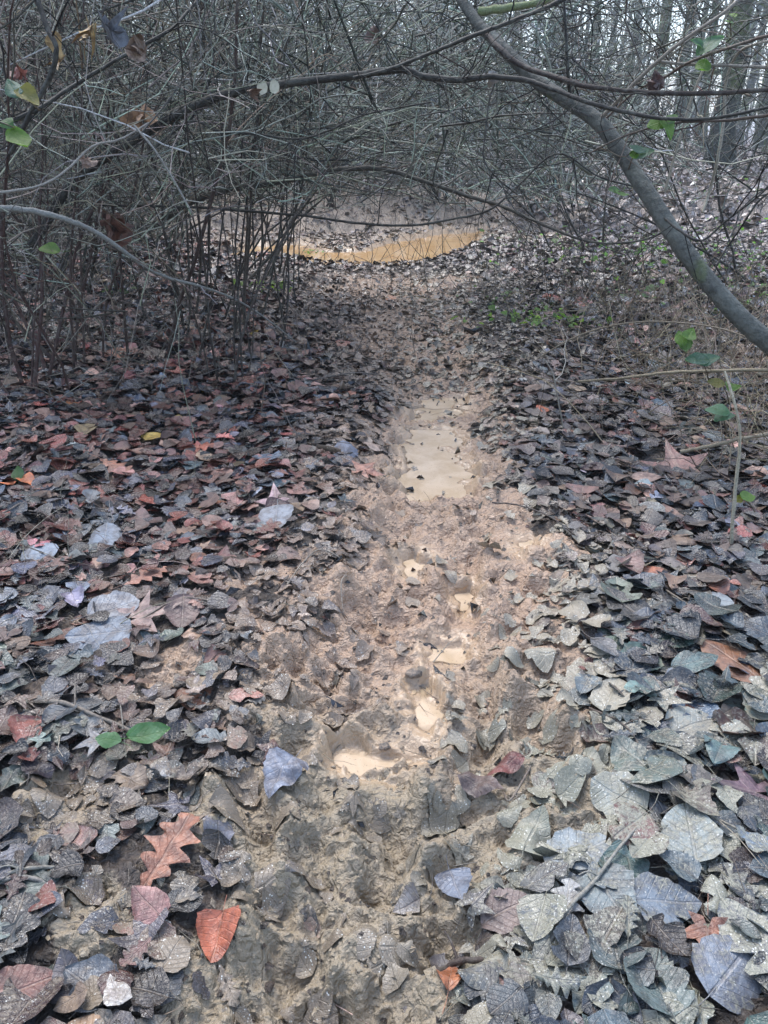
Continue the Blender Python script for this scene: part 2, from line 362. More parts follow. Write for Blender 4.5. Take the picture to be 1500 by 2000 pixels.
def stone_mat():
    m, nt, b = newmat('wet_stone'); n = N(nt); pos = n.pos(); a = n.noise(pos, 60, 5, .7)
    n.set(b.inputs['Base Color'], n.mix(n.ss(a, .4, .6), (.10, .085, .07), (.26, .20, .15))); b.inputs['Roughness'].default_value = .6
    n.set(b.inputs['Normal'], n.bump(a, .9, .01)); return m
M_STONE = stone_mat()
def fungus_mat():
    m, nt, b = newmat('pale_bracket_fungus'); n = N(nt); a = n.noise(n.pos(), 90, 4)
    n.set(b.inputs['Base Color'], n.mix(a, (.45, .42, .28), (.75, .72, .6))); b.inputs['Roughness'].default_value = .7; return m
M_FUNGUS = fungus_mat()

# ------------------------------------------------------------------ the ground: one sheet, finer where it is seen closer
th = np.linspace(R(63), R(5.2), 700)
yr = CAMH / np.tan(th)
rows = np.concatenate([[-60, -25, -10, -4, -1.5, -.4, .2, .45], yr[yr > .6], np.geomspace(yr[-1] * 1.02, 450, 60)])
u = np.linspace(-1, 1, 450)
core = u * 1.0
left = -1 - np.geomspace(.02, 1, 14)[::-1] ** 2 * 60; right = -left[::-1]
cols_ = np.concatenate([left, core, right])
YY, CC = np.meshgrid(rows, cols_, indexing='ij')
half = np.where(YY < 0, .75, .75 + .50 * YY)
XX = CC * half * np.where(np.abs(CC) > 1, np.clip(30 / half, .05, 1), 1) + np.where(np.abs(CC) > 1, np.sign(CC) * half * (1 - np.clip(30 / half, .05, 1)), 0)
gx, gy = XX.ravel(), YY.ravel()
gz = H(gx, gy)
nr, nc = XX.shape
idx = np.arange(nr * nc).reshape(nr, nc)
GF = np.stack([idx[:-1, :-1], idx[:-1, 1:], idx[1:, 1:], idx[1:, :-1]], -1).reshape(-1, 4)
gm = mudmask(gx, gy)
rel = gz - H(gx, gy, False)
wdd = watermask(gx, gy) + .03 * fbm(gx, gy, .15, 3, .6, 97)
wdd = np.where(gy > 7.5, wdd * .25, wdd)
gp = np.stack([gm, np.clip(rel / .03 + .5, 0, 1), sstep(9, 16, gy), sstep(.075, .0, wdd)], 1)
ground = link('ground', mesh_np('ground', np.stack([gx, gy, gz], 1), GF, M_GROUND, {'prm': gp}), kind='structure')
for name, poly, wl in WATERS:
    a = np.array(poly); pond = name == 'pond'; mg = .35 if pond else .06; st = .03 if pond else .005
    xs = np.arange(a[:, 0].min() - mg, a[:, 0].max() + mg, st); ys = np.arange(a[:, 1].min() - mg, a[:, 1].max() + mg, st * (1.6 if pond else 1.4))
    Xg, Yg = np.meshgrid(xs, ys); dep = wl - H(Xg.ravel(), Yg.ravel()).reshape(Xg.shape)
    sd = poly_sdf(Xg.ravel(), Yg.ravel(), poly).reshape(Xg.shape); ok = (dep > -.012) & (sd < mg * .9)
    ii = np.arange(Xg.size).reshape(Xg.shape); q = ok[:-1, :-1] & ok[1:, :-1] & ok[:-1, 1:] & ok[1:, 1:]
    F = np.stack([ii[:-1, :-1][q], ii[:-1, 1:][q], ii[1:, 1:][q], ii[1:, :-1][q]], 1)
    us, inv = np.unique(F, return_inverse=True); F = inv.reshape(F.shape); c = a.mean(0)
    V = np.stack([Xg.ravel()[us] - c[0], Yg.ravel()[us] - c[1], 0 * us], 1); dd = np.clip(dep.ravel()[us] / (.06 if pond else .02), 0, 1)
    link('pond_water' if pond else 'puddle_water', mesh_np(name, V, F, M_POND if pond else M_PUD, {'prm': np.stack([dd, dd, dd], 1)}), loc=(c[0], c[1], wl), kind='structure')

# ------------------------------------------------------------------ leaves
def leaf_grid(kind, nst, ncr, r, torn=0.):
    v = np.linspace(0, 1, nst)
    j = r.normal(0, 1, (2, nst))
    if kind == 'poplar':    w = .50 * np.sin(np.pi * np.clip(v, 0, 1) ** .62) ** .62 * (1 - .25 * v); w = np.stack([w, w]) * (1 + (.03 * j + .045 * (np.arange(nst) % 2)) * (nst > 7)); asp = r.uniform(.85, 1.05)
    elif kind == 'round':   w = .47 * np.sin(np.pi * v ** .8) ** .55; w = np.stack([w, w]) * (1 + .05 * j * (nst > 7)); asp = r.uniform(.85, 1.05)
    elif kind == 'oval':    w = .30 * np.sin(np.pi * v ** .9) ** .8; w = np.stack([w, w]) * (1 + .03 * j); asp = 1
    elif kind == 'oak':
        env = .34 * np.sin(np.pi * (v ** 1.25 * .94 + .03)) ** .7; w = env * (.70 + .34 * np.cos(2 * np.pi * (4.3 * v - .15)) + .05 * j[0]); w = np.stack([w, env * (.70 + .34 * np.cos(2 * np.pi * (4.3 * v + .1)) + .05 * j[1])]); asp = 1
    w = np.clip(w, .012, 1) * asp; w[:, -1] = .006
    if torn:
        for s in range(2):
            for _ in range(r.poisson(torn * 1.5)):
                c = r.uniform(.15, .9); w[s] *= 1 - r.uniform(.3, .8) * np.exp(-((v - c) / r.uniform(.04, .13)) ** 2)
    u = np.linspace(-1, 1, ncr)
    U, Vv = np.meshgrid(u, v)
    W = np.where(U < 0, w[0][:, None], w[1][:, None])
    x = U * W; y = Vv - .5 + (.07 * np.abs(U) ** 2 if kind == 'oak' else -.05 * np.abs(U) * (1 - Vv))
    curl, fold, bend, tw = r.normal(0, .85), r.uniform(-.1, .35), r.normal(0, .35), r.normal(0, .4)
    z = curl * x * x + fold * np.abs(x) + bend * (y ** 2) + tw * x * y
    f1, f2, ph = r.uniform(6, 12), r.uniform(6, 12), r.uniform(0, 6, 3)
    amp = .022
    z = z + amp * np.sin(f1 * x + ph[0] + 3 * y) * np.cos(f2 * y + ph[1]) + amp * 1.3 * np.sin(9 * y + ph[2]) * np.abs(U) ** 2
    if r.random() < .3: z = z + .25 * np.clip(np.abs(U) - .55, 0, 1) ** 2 * r.choice([-1, 1]) * 2
    V3 = np.stack([x, y, z], -1).reshape(-1, 3)
    uv = np.stack([.5 + U * .5 * (W / max(w.max(), 1e-6)), Vv], -1).reshape(-1, 2)
    ii = np.arange(nst * ncr).reshape(nst, ncr)
    F = np.stack([ii[:-1, :-1], ii[:-1, 1:], ii[1:, 1:], ii[1:, :-1]], -1).reshape(-1, 4)
    return V3, F, uv
def leaf_radial(nang, r, lobes=5):
    t = np.linspace(-math.pi * .9, math.pi * .9, nang)
    c = np.array([-2.3, -1.15, 0, 1.15, 2.3]); ln = np.array([.55, .85, 1., .85, .55])
    rad = np.max(ln[None] * np.exp(-np.abs(t[:, None] - c[None]) / .42) * .85, axis=1) + .2
    rad *= 1 + .09 * np.cos(t * 22) ; rad *= .62
    rings = np.array([.0, .4, .75, 1.])
    Rr, Tt = np.meshgrid(rings, t); rr = Rr * np.where(Rr > .9, rad[:, None], np.minimum(rad[:, None], .45 + 0 * rad[:, None]) if False else rad[:, None])
    x = np.sin(Tt) * rr; y = np.cos(Tt) * rr - .15
    cu, be = r.normal(0, .9), r.normal(0, .6); ph = r.uniform(0, 6, 2)
    z = cu * x * x + be * y * y * .6 + .035 * np.sin(9 * x + ph[0]) * np.cos(8 * y + ph[1]) + .05 * r.normal() * Rr ** 2 * np.cos(5 * Tt)
    V3 = np.stack([x, y, z], -1).reshape(-1, 3); uv = np.stack([.5 + x * .8, y + .5], -1).reshape(-1, 2)
    ii = np.arange(nang * 4).reshape(nang, 4)
    F = np.stack([ii[:-1, :-1], ii[:-1, 1:], ii[1:, 1:], ii[1:, :-1]], -1).reshape(-1, 4)
    return V3, F, uv
def add_stalk(tpl, ln=.55, r0=.010, bend=.2):
    V, F, uv = tpl
    s = -.5; y = np.linspace(s + .1, s - ln, 4); pts = np.stack([bend * (y - s) ** 2, y, .02 + .25 * (s - y) ** 2 * (1 if bend > 0 else -1)], -1)[None]
    tv, tf, _ = tubes(pts, np.full((1, 4), r0), 3)
    return np.concatenate([V, tv]), np.concatenate([F, tf + len(V)]), np.concatenate([uv, np.full((len(tv), 2), .5)])
trng = np.random.default_rng(11)
def templ(kind, lod, r, torn=.5, half_=False):
    if kind == 'maple': t = leaf_radial([31, 21, 11][lod] if lod < 3 else 9, r)
    else:
        nst = {0: (27 if kind == 'oak' else 16), 1: (15 if kind == 'oak' else 9), 2: 4, 3: 3}[lod]; ncr = [7, 5, 3, 3][lod]
        if half_: nst, ncr = (13, 4) if kind == 'oak' else (7, 4)
        t = leaf_grid(kind, nst, ncr, r, torn if lod < 2 else 0)
    if lod == 0: t = add_stalk(t, r.uniform(.25, .6), .010, r.uniform(-.5, .5))
    return t
def frames(n, yaw):
    t = np.stack([np.cos(yaw), np.sin(yaw), np.zeros_like(yaw)], -1)
    t = unit(t - n * (t * n).sum(1, keepdims=True)); s = np.cross(t, n)
    return np.stack([s, t, n], -1)      # columns
def drape(W, px, py):
    """let a wet leaf sag onto the ground under it"""
    hv = H(W[:, 0], W[:, 1], False); hc = H(px, py, False); return W + np.stack([0 * hv, 0 * hv, .85 * (hv - hc)], 1)
def merge(tpls, which, pos, Rm, scale, col, prm, sag=False):
    Vs, Fs, UVs, Cs, Ps = [], [], [], [], []; off = 0
    for k, (V, F, uv) in enumerate(tpls):
        s = np.where(which == k)[0]
        if not len(s): continue
        W = np.einsum('nij,vj->nvi', Rm[s], V) * scale[s][:, None, None] + pos[s][:, None, :]
        nv = len(V)
        if sag: W = drape(W.reshape(-1, 3), np.repeat(pos[s][:, 0], nv), np.repeat(pos[s][:, 1], nv))
        Vs.append(W.reshape(-1, 3)); Fs.append((F[None] + (np.arange(len(s)) * nv)[:, None, None]).reshape(-1, 4) + off); off += nv * len(s)
        UVs.append(np.tile(uv, (len(s), 1))); Cs.append(np.repeat(col[s], nv, 0)); Ps.append(np.repeat(prm[s], nv, 0))
    return np.concatenate(Vs), np.concatenate(Fs), np.concatenate(UVs), np.concatenate(Cs), np.concatenate(Ps)
# colours by kind of wear, slate grey partly painted sky reflection: name, base colour, wetness
PAL = {
    'slate grey': ((.088, .106, .126), 1.0), 'pale grey': ((.185, .20, .215), .9), 'dark brown': ((.075, .040, .030), .9), 'near-black': ((.014, .013, .016), 1.0),
    'reddish brown': ((.19, .060, .045), .8), 'pinkish tan': ((.36, .20, .155), .6), 'rust orange': ((.36, .115, .042), .4), 'tan brown': ((.25, .155, .095), .4),
    'grey-brown': ((.155, .125, .105), .7), 'olive grey': ((.135, .16, .14), .8), 'ochre yellow': ((.42, .27, .05), .4)}
PN = list(PAL)
def pal_weights(x, y, m):
    n = len(x); W = np.zeros((n, len(PN))); ix = {k: i for i, k in enumerate(PN)}
    def add(mask, **kw):
        for k, v in kw.items(): W[:, ix[k.replace('_', ' ').replace('grey brown', 'grey-brown').replace('near black', 'near-black')]] += mask * v
    L = sstep(.25, -.25, x); Rr = 1 - L; near = sstep(2.2, 1.5, y); mid = (1 - near) * sstep(6, 4, y); far = sstep(4, 6, y)
    add(L * mid, slate_grey=.30, pale_grey=.06, dark_brown=.16, near_black=.14, reddish_brown=.24, pinkish_tan=.14, rust_orange=.02, tan_brown=.05, ochre_yellow=.002)
    add(Rr * mid, slate_grey=.16, pale_grey=.10, dark_brown=.18, near_black=.14, reddish_brown=.06, pinkish_tan=.07, rust_orange=.008, tan_brown=.07, grey_brown=.22)
    add(L * near, slate_grey=.26, pale_grey=.06, dark_brown=.18, near_black=.20, reddish_brown=.07, pinkish_tan=.03, rust_orange=.006, tan_brown=.05, olive_grey=.15)
    add(Rr * near, slate_grey=.30, pale_grey=.10, dark_brown=.07, near_black=.12, reddish_brown=.05, rust_orange=.004, tan_brown=.03, olive_grey=.34)
    add(far * L, slate_grey=.13, pale_grey=.12, dark_brown=.17, near_black=.12, reddish_brown=.15, pinkish_tan=.22, rust_orange=.02, tan_brown=.07)
    add(far * Rr, slate_grey=.10, pale_grey=.26, dark_brown=.13, near_black=.12, reddish_brown=.02, pinkish_tan=.22, rust_orange=.004, tan_brown=.07, grey_brown=.22)
    W /= W.sum(1, keepdims=True); return W
def pick_pal(x, y, m, r):
    W = pal_weights(x, y, m).cumsum(1); return (r.random(len(x))[:, None] > W).sum(1).clip(0, len(PN) - 1)
PCOL = np.array([PAL[k][0] for k in PN]); PWET = np.array([PAL[k][1] for k in PN])
def leaf_scatter(n_try, y0, y1, lod, cover_fn, size, tilt, r, nvar=26, lift=.03, flat=False, zones=True):
    # points spread over the ground that can be seen (a wide fan), uniform in area
    yy = np.sqrt(r.uniform(y0 ** 2, y1 ** 2, n_try)) if y0 > 1.4 else r.uniform(y0, y1, n_try)
    hw = .45 + .52 * yy; xx = r.uniform(-1, 1, n_try) * hw
    if y0 <= 1.4:
        k = r.random(n_try) < hw / hw.max(); xx, yy = xx[k], yy[k]
    m = mudmask(xx, yy); wd = watermask(xx, yy)
    k = r.random(len(xx)) < cover_fn(xx, yy, m, wd); xx, yy, m, wd = xx[k], yy[k], m[k], wd[k]
    h, n = Hn(xx, yy); h = H(xx, yy)
    tl = r.normal(0, tilt, (len(xx), 2)) * (1 - .4 * m)[:, None]
    n = unit((n if not flat else np.array([0, 0, 1.])) + np.stack([tl[:, 0], tl[:, 1], 0 * h], -1))
    yaw = r.uniform(0, 2 * math.pi, len(xx))
    LD = lod; lod = int(lod)
    kinds = ['poplar', 'poplar', 'poplar', 'round', 'round', 'oval', 'maple', 'oak'] if lod < 2 else ['poplar', 'round', 'oval', 'poplar', 'maple'] if lod == 2 else ['poplar', 'round']
    tpls = [templ(kinds[i % len(kinds)], lod, trng, .6, LD == 1.5) for i in range(nvar)]
    if lod < 2: tpls = [(V * np.array([1, 1, .62]), F, u_) for V, F, u_ in tpls]
    if not zones: tpls = [(V * np.array([trng.uniform(.2, 1), trng.uniform(.7, 1.7), 1.8]), F, u_) for V, F, u_ in tpls]
    which = r.integers(0, nvar, len(xx))
    s = size * r.lognormal(0, .24, len(xx)) * (1 - .25 * m)
    h = np.maximum(h, waterlevel(xx, yy))
    pos = np.stack([xx, yy, h + .004 + lift * r.random(len(xx)) ** 1.5 * (1 - .75 * m) - .004 * m], -1)
    ci = pick_pal(xx, yy, m, r); col = PCOL[ci] * .54 * r.lognormal(0, .48, (len(xx), 1)) * r.normal(1, .07, (len(xx), 3))
    right_near = sstep(.0, .3, xx) * sstep(2.4, 1.7, yy); left_near = sstep(1.9, 1.3, yy) * (1 - right_near)
    pz0 = shredzone(xx, yy)
    col = col * (1 + right_near[:, None] * np.array([-.30, -.12, -.06]))
    col = col * (1 + .25 * (sstep(.2, -.3, xx) * sstep(1.6, 2.2, yy) * (1 - pz0))[:, None] * np.array([1.25, .95, 1.05]))
    mud = np.clip(r.normal(.08, .12, len(xx)) + .75 * m * sstep(-.3, .5, r.random(len(xx)) - .1) + .20 * right_near * r.uniform(.2, 1.6, len(xx)) + .06 * left_near, 0, 1)
    pz = shredzone(xx, yy) if zones else 0 * xx
    s = s * (1 - (.42 + .2 * sstep(3, 4, yy)) * pz * r.uniform(.3, 1.2, len(xx))); mud = mud + .42 * pz * r.random(len(xx)); col = col * (1 - .55 * pz)[:, None] + np.array([.17, .128, .098]) * (.55 * pz * (1 - .45 * sstep(3.6, 4.6, yy)) * r.lognormal(0, .7, len(xx)))[:, None]
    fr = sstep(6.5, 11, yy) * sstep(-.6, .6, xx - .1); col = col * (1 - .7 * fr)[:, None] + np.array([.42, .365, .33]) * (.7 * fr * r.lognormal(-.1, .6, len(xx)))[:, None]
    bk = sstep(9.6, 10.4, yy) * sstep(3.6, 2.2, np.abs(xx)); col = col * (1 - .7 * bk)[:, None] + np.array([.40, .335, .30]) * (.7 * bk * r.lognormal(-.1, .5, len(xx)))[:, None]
    wd2 = wd < .12
    mud = np.where(wd2, np.clip(mud + .2, 0, 1), mud)
    wet = np.clip(PWET[ci] * r.uniform(.6, 1.2, len(xx)), 0, 1); s = s * (1 + .34 * right_near)
    return tpls, which, pos, frames(n, yaw), s, np.clip(col, .008, .8), np.stack([mud, r.random(len(xx)), wet], -1), ci
def cover_near(x, y, m, wd):
    c = 1 - (.90 - .22 * sstep(2.1, 1.5, y)) * sstep(.35, .8, m); c = c * np.where(wd < np.where(y < 3, .04, .015), .04, 1)
    for (cx, cy), rr in CLEAR: c = c * np.where(np.hypot(x - cx, y - cy) < rr, .12, 1)
    return c
def cover_far(x, y, m, wd):
    return (1 - .35 * sstep(.3, .8, m)) * np.where(wd < .02, .0, 1)
RUST = (.40, .135, .065); DRED = (.17, .055, .045); BRN = (.20, .10, .06); GREEN = (.14, .28, .12)
SL = [
 (330, 1700, 'oak', 160, (.30, .115, .06), 'big orange oak leaf with pointed lobes lying on dark leaves at lower left', 70, 0), (292, 1797, 'poplar', 84, (.30, .15, .13), 'dull pink leaf just below the big orange oak leaf', 140, .15),
 (425, 1838, 'poplar', 92, (.42, .13, .07), 'small orange pointed leaf standing in pale mud at lower left', 265, .05), (62, 1962, 'poplar', 120, (.17, .07, .05), 'large rusty brown leaf in the bottom left corner', 30, .12),
 (285, 1150, 'oak', 95, (.36, .17, .12), 'pinkish oak leaf with an orange tip among blue-grey leaves at left', 40, .05), (292, 1228, 'maple', 130, (.30, .20, .17), 'pale pinkish lobed leaf left of the mud, above a brown patch', 20, .1),
 (1450, 1570, 'maple', 130, (.13, .07, .085), 'dark maroon leaf at the right edge', 170, .05), (1420, 1310, 'oval', 150, (.22, .10, .05), 'brown folded narrow leaf at the right side', 120, .1),
 (1375, 1860, 'maple', 115, (.25, .10, .055), 'rusty bunched leaf near the bottom right', 250, .1), (985, 1500, 'oval', 80, DRED, 'dark red leaf right of the path above the grey leaves', 200, .15), (940, 1535, 'oval', 90, (.10, .065, .055), 'dark brown curled leaf beside the dark red one', 340, .15),
 (880, 1905, 'oval', 95, (.42, .15, .06), 'orange curled strip of leaf below the dark hollow', 80, .05), (1265, 1130, 'oval', 60, RUST, 'small orange leaf on the grey leaves at the right', 10, .05),
 (245, 715, 'oval', 60, RUST, 'small orange leaf under the shrubs at left', 10, 0), (305, 880, 'poplar', 42, (.50, .33, .06), 'mustard yellow leaf lying flat on brown leaves at left', 60, 0), (348, 842, 'poplar', 30, (.48, .34, .06), 'small yellow leaf above the mustard one', 90, 0),
 (385, 895, 'oak', 70, (.42, .12, .07), 'bright orange-red oak leaf right of the mustard yellow leaf', 10, 0), (228, 938, 'oak', 75, (.42, .17, .10), 'orange oak leaf left of the bright red one, among grey leaves', 330, 0),
 (715, 935, 'maple', 70, (.40, .18, .12), 'pale orange lobed leaf just left of the big puddle', 60, .1), (540, 1000, 'maple', 80, (.46, .30, .31), 'pale pink maple leaf in the middle of the left litter', 100, .05), (540, 1040, 'poplar', 75, (.24, .26, .29), 'grey heart-shaped leaf just below the pale pink maple leaf', 270, .1),
 (680, 675, 'poplar', 45, (.26, .08, .045), 'dark red leaf in the litter left of the trodden path', 0, 0), (1115, 600, 'poplar', 62, (.30, .07, .035), 'deep red leaf in the red leaf patch right of the path', 120, 0), (1085, 592, 'poplar', 45, (.34, .08, .04), 'second deep red leaf in the red patch, the left one', 20, 0), (1140, 590, 'poplar', 40, (.30, .06, .035), 'third deep red leaf in the red patch, the right one', 200, 0),
 (1103, 678, 'poplar', 34, (.44, .12, .05), 'orange-red leaf below the deep red leaf patch', 50, 0), (1235, 645, 'poplar', 30, (.44, .15, .06), 'orange leaf right of the trodden path under the leaning trunk', 90, 0), (762, 573, 'oval', 38, (.42, .17, .06), 'orange leaf on the dark litter in front of the pond', 90, 0),
 (1320, 905, 'maple', 125, (.22, .09, .07), 'reddish brown lobed leaf standing up under the dead stalks at right', 90, 0), (1262, 942, 'oval', 60, (.30, .19, .14), 'long tan leaf left of the reddish lobed leaf', 5, .05),
 (1060, 805, 'poplar', 26, (.5, .13, .05), 'small orange leaf right of the far small puddle', 0, 0), (1400, 1160, 'poplar', 55, (.24, .09, .05), 'reddish folded leaf beside the round grey leaf at right', 30, 0), (655, 1890, 'round', 0, (.1, .1, .1), '', 0, 0),
 (550, 1530, 'poplar', 105, (.20, .22, .27), 'slate grey crinkled leaf at the left edge of the trodden mud', 250, .2), (1130, 1690, 'round', 130, (.20, .23, .24), 'large grey-blue leaf with pale flecks at the upper end of the long twig', 20, .42),
 (1340, 1660, 'round', 125, (.19, .22, .21), 'large greenish grey leaf flecked with silt at lower right', 80, .45), (1190, 1790, 'poplar', 135, (.14, .17, .17), 'large dark green-grey leaf below the long bare twig', 290, .3), (1300, 1790, 'poplar', 130, (.13, .16, .19), 'dark slate leaf with white dots near the bottom right', 0, .35),
 (1420, 1920, 'round', 140, (.17, .19, .22), 'very large slate leaf with pale flecks at the bottom right corner', 40, .35), (890, 1730, 'poplar', 85, (.14, .16, .20), 'slate leaf above the dark hollow', 280, .2), (990, 1790, 'round', 100, (.17, .12, .10), 'brown arched leaf right of the dark hollow', 20, .1), (1100, 1800, 'oak', 110, (.26, .26, .25), 'pale grey lobed leaf between the dark hollow and the long twig', 70, .35),
 (195, 1265, 'poplar', 120, (.15, .18, .22), 'blue-grey leaf at the bottom of the grey pile at left', 190, .12), (230, 1215, 'round', 95, (.22, .23, .25), 'pale grey leaf on top of the grey pile at left', 30, .15), (360, 1225, 'round', 80, (.15, .09, .075), 'brown round leaf right of the grey pile at left', 280, .05), (575, 1862, 'round', 0, (.1, .1, .1), '', 0, 0),
 (85, 1105, 'round', 70, (.20, .24, .29), 'pale blue-grey round leaf near the left edge', 20, .1), (210, 1070, 'round', 85, (.19, .23, .28), 'pale blue-grey round leaf right of the one near the left edge', 100, .05), (675, 900, 'round', 55, (.14, .16, .21), 'slate round leaf left of the big puddle', 100, 0), (1400, 1195, 'round', 60, (.25, .28, .29), 'pale grey-green oval leaf at the right side', 0, .25), (1260, 1145, 'poplar', 60, (.26, .29, .30), 'pale bluish leaf with a dark centre at right', 0, .3),
 (1040, 1640, 'poplar', 100, (.20, .21, .16), 'olive silted leaf right of the path', 60, .6), (1200, 1580, 'round', 110, (.22, .24, .22), 'greenish silted leaf in the right foreground', 140, .55), (1350, 1440, 'round', 100, (.22, .23, .2), 'silted round leaf at mid right, above the maroon leaf', 20, .5), (1190, 1380, 'round', 95, (.24, .24, .2), 'pale silted leaf at the end of the tan mud patch', 60, .6),
]
CLEAR = [(tuple(G(q[0], q[1], -.01)), .50 * q[3] / FPX * (math.hypot(*G(q[0], q[1])) + .5) ) for q in SL if q[5]]
r1 = np.random.default_rng(101)
NEAR = leaf_scatter(6600, .45, 2.35, 1, cover_near, .067, .10, r1, 40, .034, flat=True)
MID = leaf_scatter(10500, 2.3, 4.6, 1.5, cover_near, .077, .16, r1, 30)
FARL = leaf_scatter(30000, 4.5, 10.5, 2, cover_far, .082, .32, r1, 24, .045)
FARR = leaf_scatter(26000, 10.4, 30, 3, cover_far, .12, .35, r1, 10, .05)
BANK = leaf_scatter(16000, 9.2, 14.5, 3, lambda x, y, m, wd: (np.abs(x + .4) < 3.6) * (wd > .03) * sstep(-.35, .3, fbm(x, y, .6, 3, .6, 99)) * .9, .075, .35, r1, 10, .04)
BANK[5][:] *= r1.choice([.25, .7, 1.1], (len(BANK[5]), 1)); BANK[6][:, 0] *= .4
FRAG = leaf_scatter(50000, .45, 7.2, 3, lambda x, y, m, wd: np.where(wd < -.01, .14, (.15 + .75 * shredzone(x, y)) * (1 - .82 * sstep(.4, .75, m)) * sstep(-.35, .25, fbm(x, y, .14, 3, .6, 95))), .026, .28, r1, 24, .010, zones=False)
FRAG[4][:] *= r1.lognormal(0, .35, len(FRAG[4])); FRAG[5][:] = np.minimum(FRAG[5], .10) * r1.uniform(.25, 1, (len(FRAG[5]), 1)); _k = r1.random(len(FRAG[6])); FRAG[6][:, 0] = np.where(_k < .6, .95, FRAG[6][:, 0] * .3); FRAG[6][:, 2] = .9

# --- 260 of the nearest litter leaves become things of their own
pos = NEAR[2]
sx = (pos[:, 0]) / np.maximum(1e-3, (pos - [0, 0, CAMH]) @ FW) * FPX + 750
sy = 1000 - ((pos - [0, 0, CAMH]) @ UP) / ((pos - [0, 0, CAMH]) @ FW) * FPX
inview = (sx > 15) & (sx < 1485) & (sy < 1985) & (sy > 300)
score = NEAR[4] / ((pos - [0, 0, CAMH]) @ FW) * (1.0 + 3 * (pos[:, 2] - H(pos[:, 0], pos[:, 1]))) * np.where(inview, 1, 0)
TOP = np.argsort(-score)[:235]
HERO_MARKS = [  # px, py, phrase used to say where a leaf lies
    (330, 1715, 'the big orange oak leaf'), (425, 1835, 'the small orange leaf'), (60, 1950, 'the rusty leaf in the bottom left corner'), (300, 1487, 'the green leaf pair'),
    (720, 1485, 'the shallow puddle across the path'), (825, 1390, 'the narrow puddle in the path'), (870, 1275, 'the pale puddle in the path'), (1170, 1740, 'the long bare twig at lower right'), (870, 1840, 'the dark hollow'),
    (1375, 1855, 'the rusty bunched leaf'), (1450, 1570, 'the maroon leaf at the right edge'), (1420, 1310, 'the brown folded leaf at right'), (190, 1430, 'the stick at lower left'), (905, 1160, 'the small round puddle'), (60, 1755, 'the stick at the left edge'), (970, 1540, 'the dark red leaf right of the path'), (1150, 1985, 'the bottom edge'), (690, 1990, 'the bottom of the mud'), (280, 1140, 'the orange-tipped oak leaf'), (200, 1240, 'the grey leaf pile at left')]
usedlab = set()
def where_phrase(px, py):
    o = []
    for mx, my, ph in HERO_MARKS:
        dx, dy = px - mx, py - my; d = math.hypot(dx, dy)
        dirs = ['right of', 'below and right of', 'below', 'below and left of', 'left of', 'above and left of', 'above', 'above and right of']
        dd = dirs[int(round(math.degrees(math.atan2(dy, dx)) / 45)) % 8]
        dist = 'touching' if d < 45 else 'just' if d < 140 else 'a little' if d < 260 else 'well'
        o.append((d, (f'beside {ph}' if d < 45 else f'{dist} {dd} {ph}')))
    o.sort(); return [p for _, p in o[:9]]
def leaf_label(colname, kind, state, size, px, py):
    for ph in where_phrase(px, py):
        for lab in (f'{colname} {kind} leaf {ph}', f'{state} {colname} {kind} leaf {ph}', f'{size} {state} {colname} {kind} leaf {ph}'):
            lab = ' '.join(lab.split())
            if lab not in usedlab and len(lab.split()) <= 16: usedlab.add(lab); return lab
    lab = f'{size} {state} {colname} {kind} leaf near {where_phrase(px, py)[0]}'; return ' '.join(lab.split()[:16])
KN = {'poplar': 'poplar', 'round': 'round', 'oval': 'narrow oval', 'maple': 'lobed maple', 'oak': 'oak'}
tp, wh, ps, Rm, scl, cl, pm, ci = NEAR
klist = ['poplar', 'poplar', 'poplar', 'round', 'round', 'oval', 'maple', 'oak']
for i in TOP:
    kind = klist[wh[i] % 8]
    V, F, uv = templ(kind, 0, trng, .5); V = V * np.array([1, 1, .65])
    W = (V @ Rm[i].T) * scl[i]; W = drape(W + ps[i], np.full(len(V), ps[i][0]), np.full(len(V), ps[i][1])) - ps[i]
    n = len(V); me = mesh_np('fallen_leaf', W, F, M_LEAF, {'col': np.tile(cl[i], (n, 1)), 'prm': np.tile(pm[i], (n, 1))}, uv)
    mdd = pm[i][0]
    lab = leaf_label(PN[ci[i]], KN[kind], 'muddy' if mdd > .5 else 'mud-flecked' if mdd > .25 else 'clean wet', 'large' if scl[i] > .1 else 'small' if scl[i] < .07 else 'middling', sx[i], sy[i])
    link('fallen_leaf', me, loc=tuple(map(float, ps[i])), label=lab, category='leaf', group='leaves fallen on the muddy ground')
keep = np.ones(len(wh), bool); keep[TOP] = False
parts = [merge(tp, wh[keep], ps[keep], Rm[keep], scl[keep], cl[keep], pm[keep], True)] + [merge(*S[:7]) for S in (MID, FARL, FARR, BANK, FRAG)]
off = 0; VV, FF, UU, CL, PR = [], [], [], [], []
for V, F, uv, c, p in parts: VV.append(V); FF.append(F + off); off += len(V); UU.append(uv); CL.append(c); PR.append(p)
link('leaf_litter', mesh_np('leaf_litter', np.concatenate(VV), np.concatenate(FF), M_LEAF, {'col': np.concatenate(CL), 'prm': np.concatenate(PR)}, np.concatenate(UU)), kind='stuff', label='wet fallen leaves covering the woodland floor')

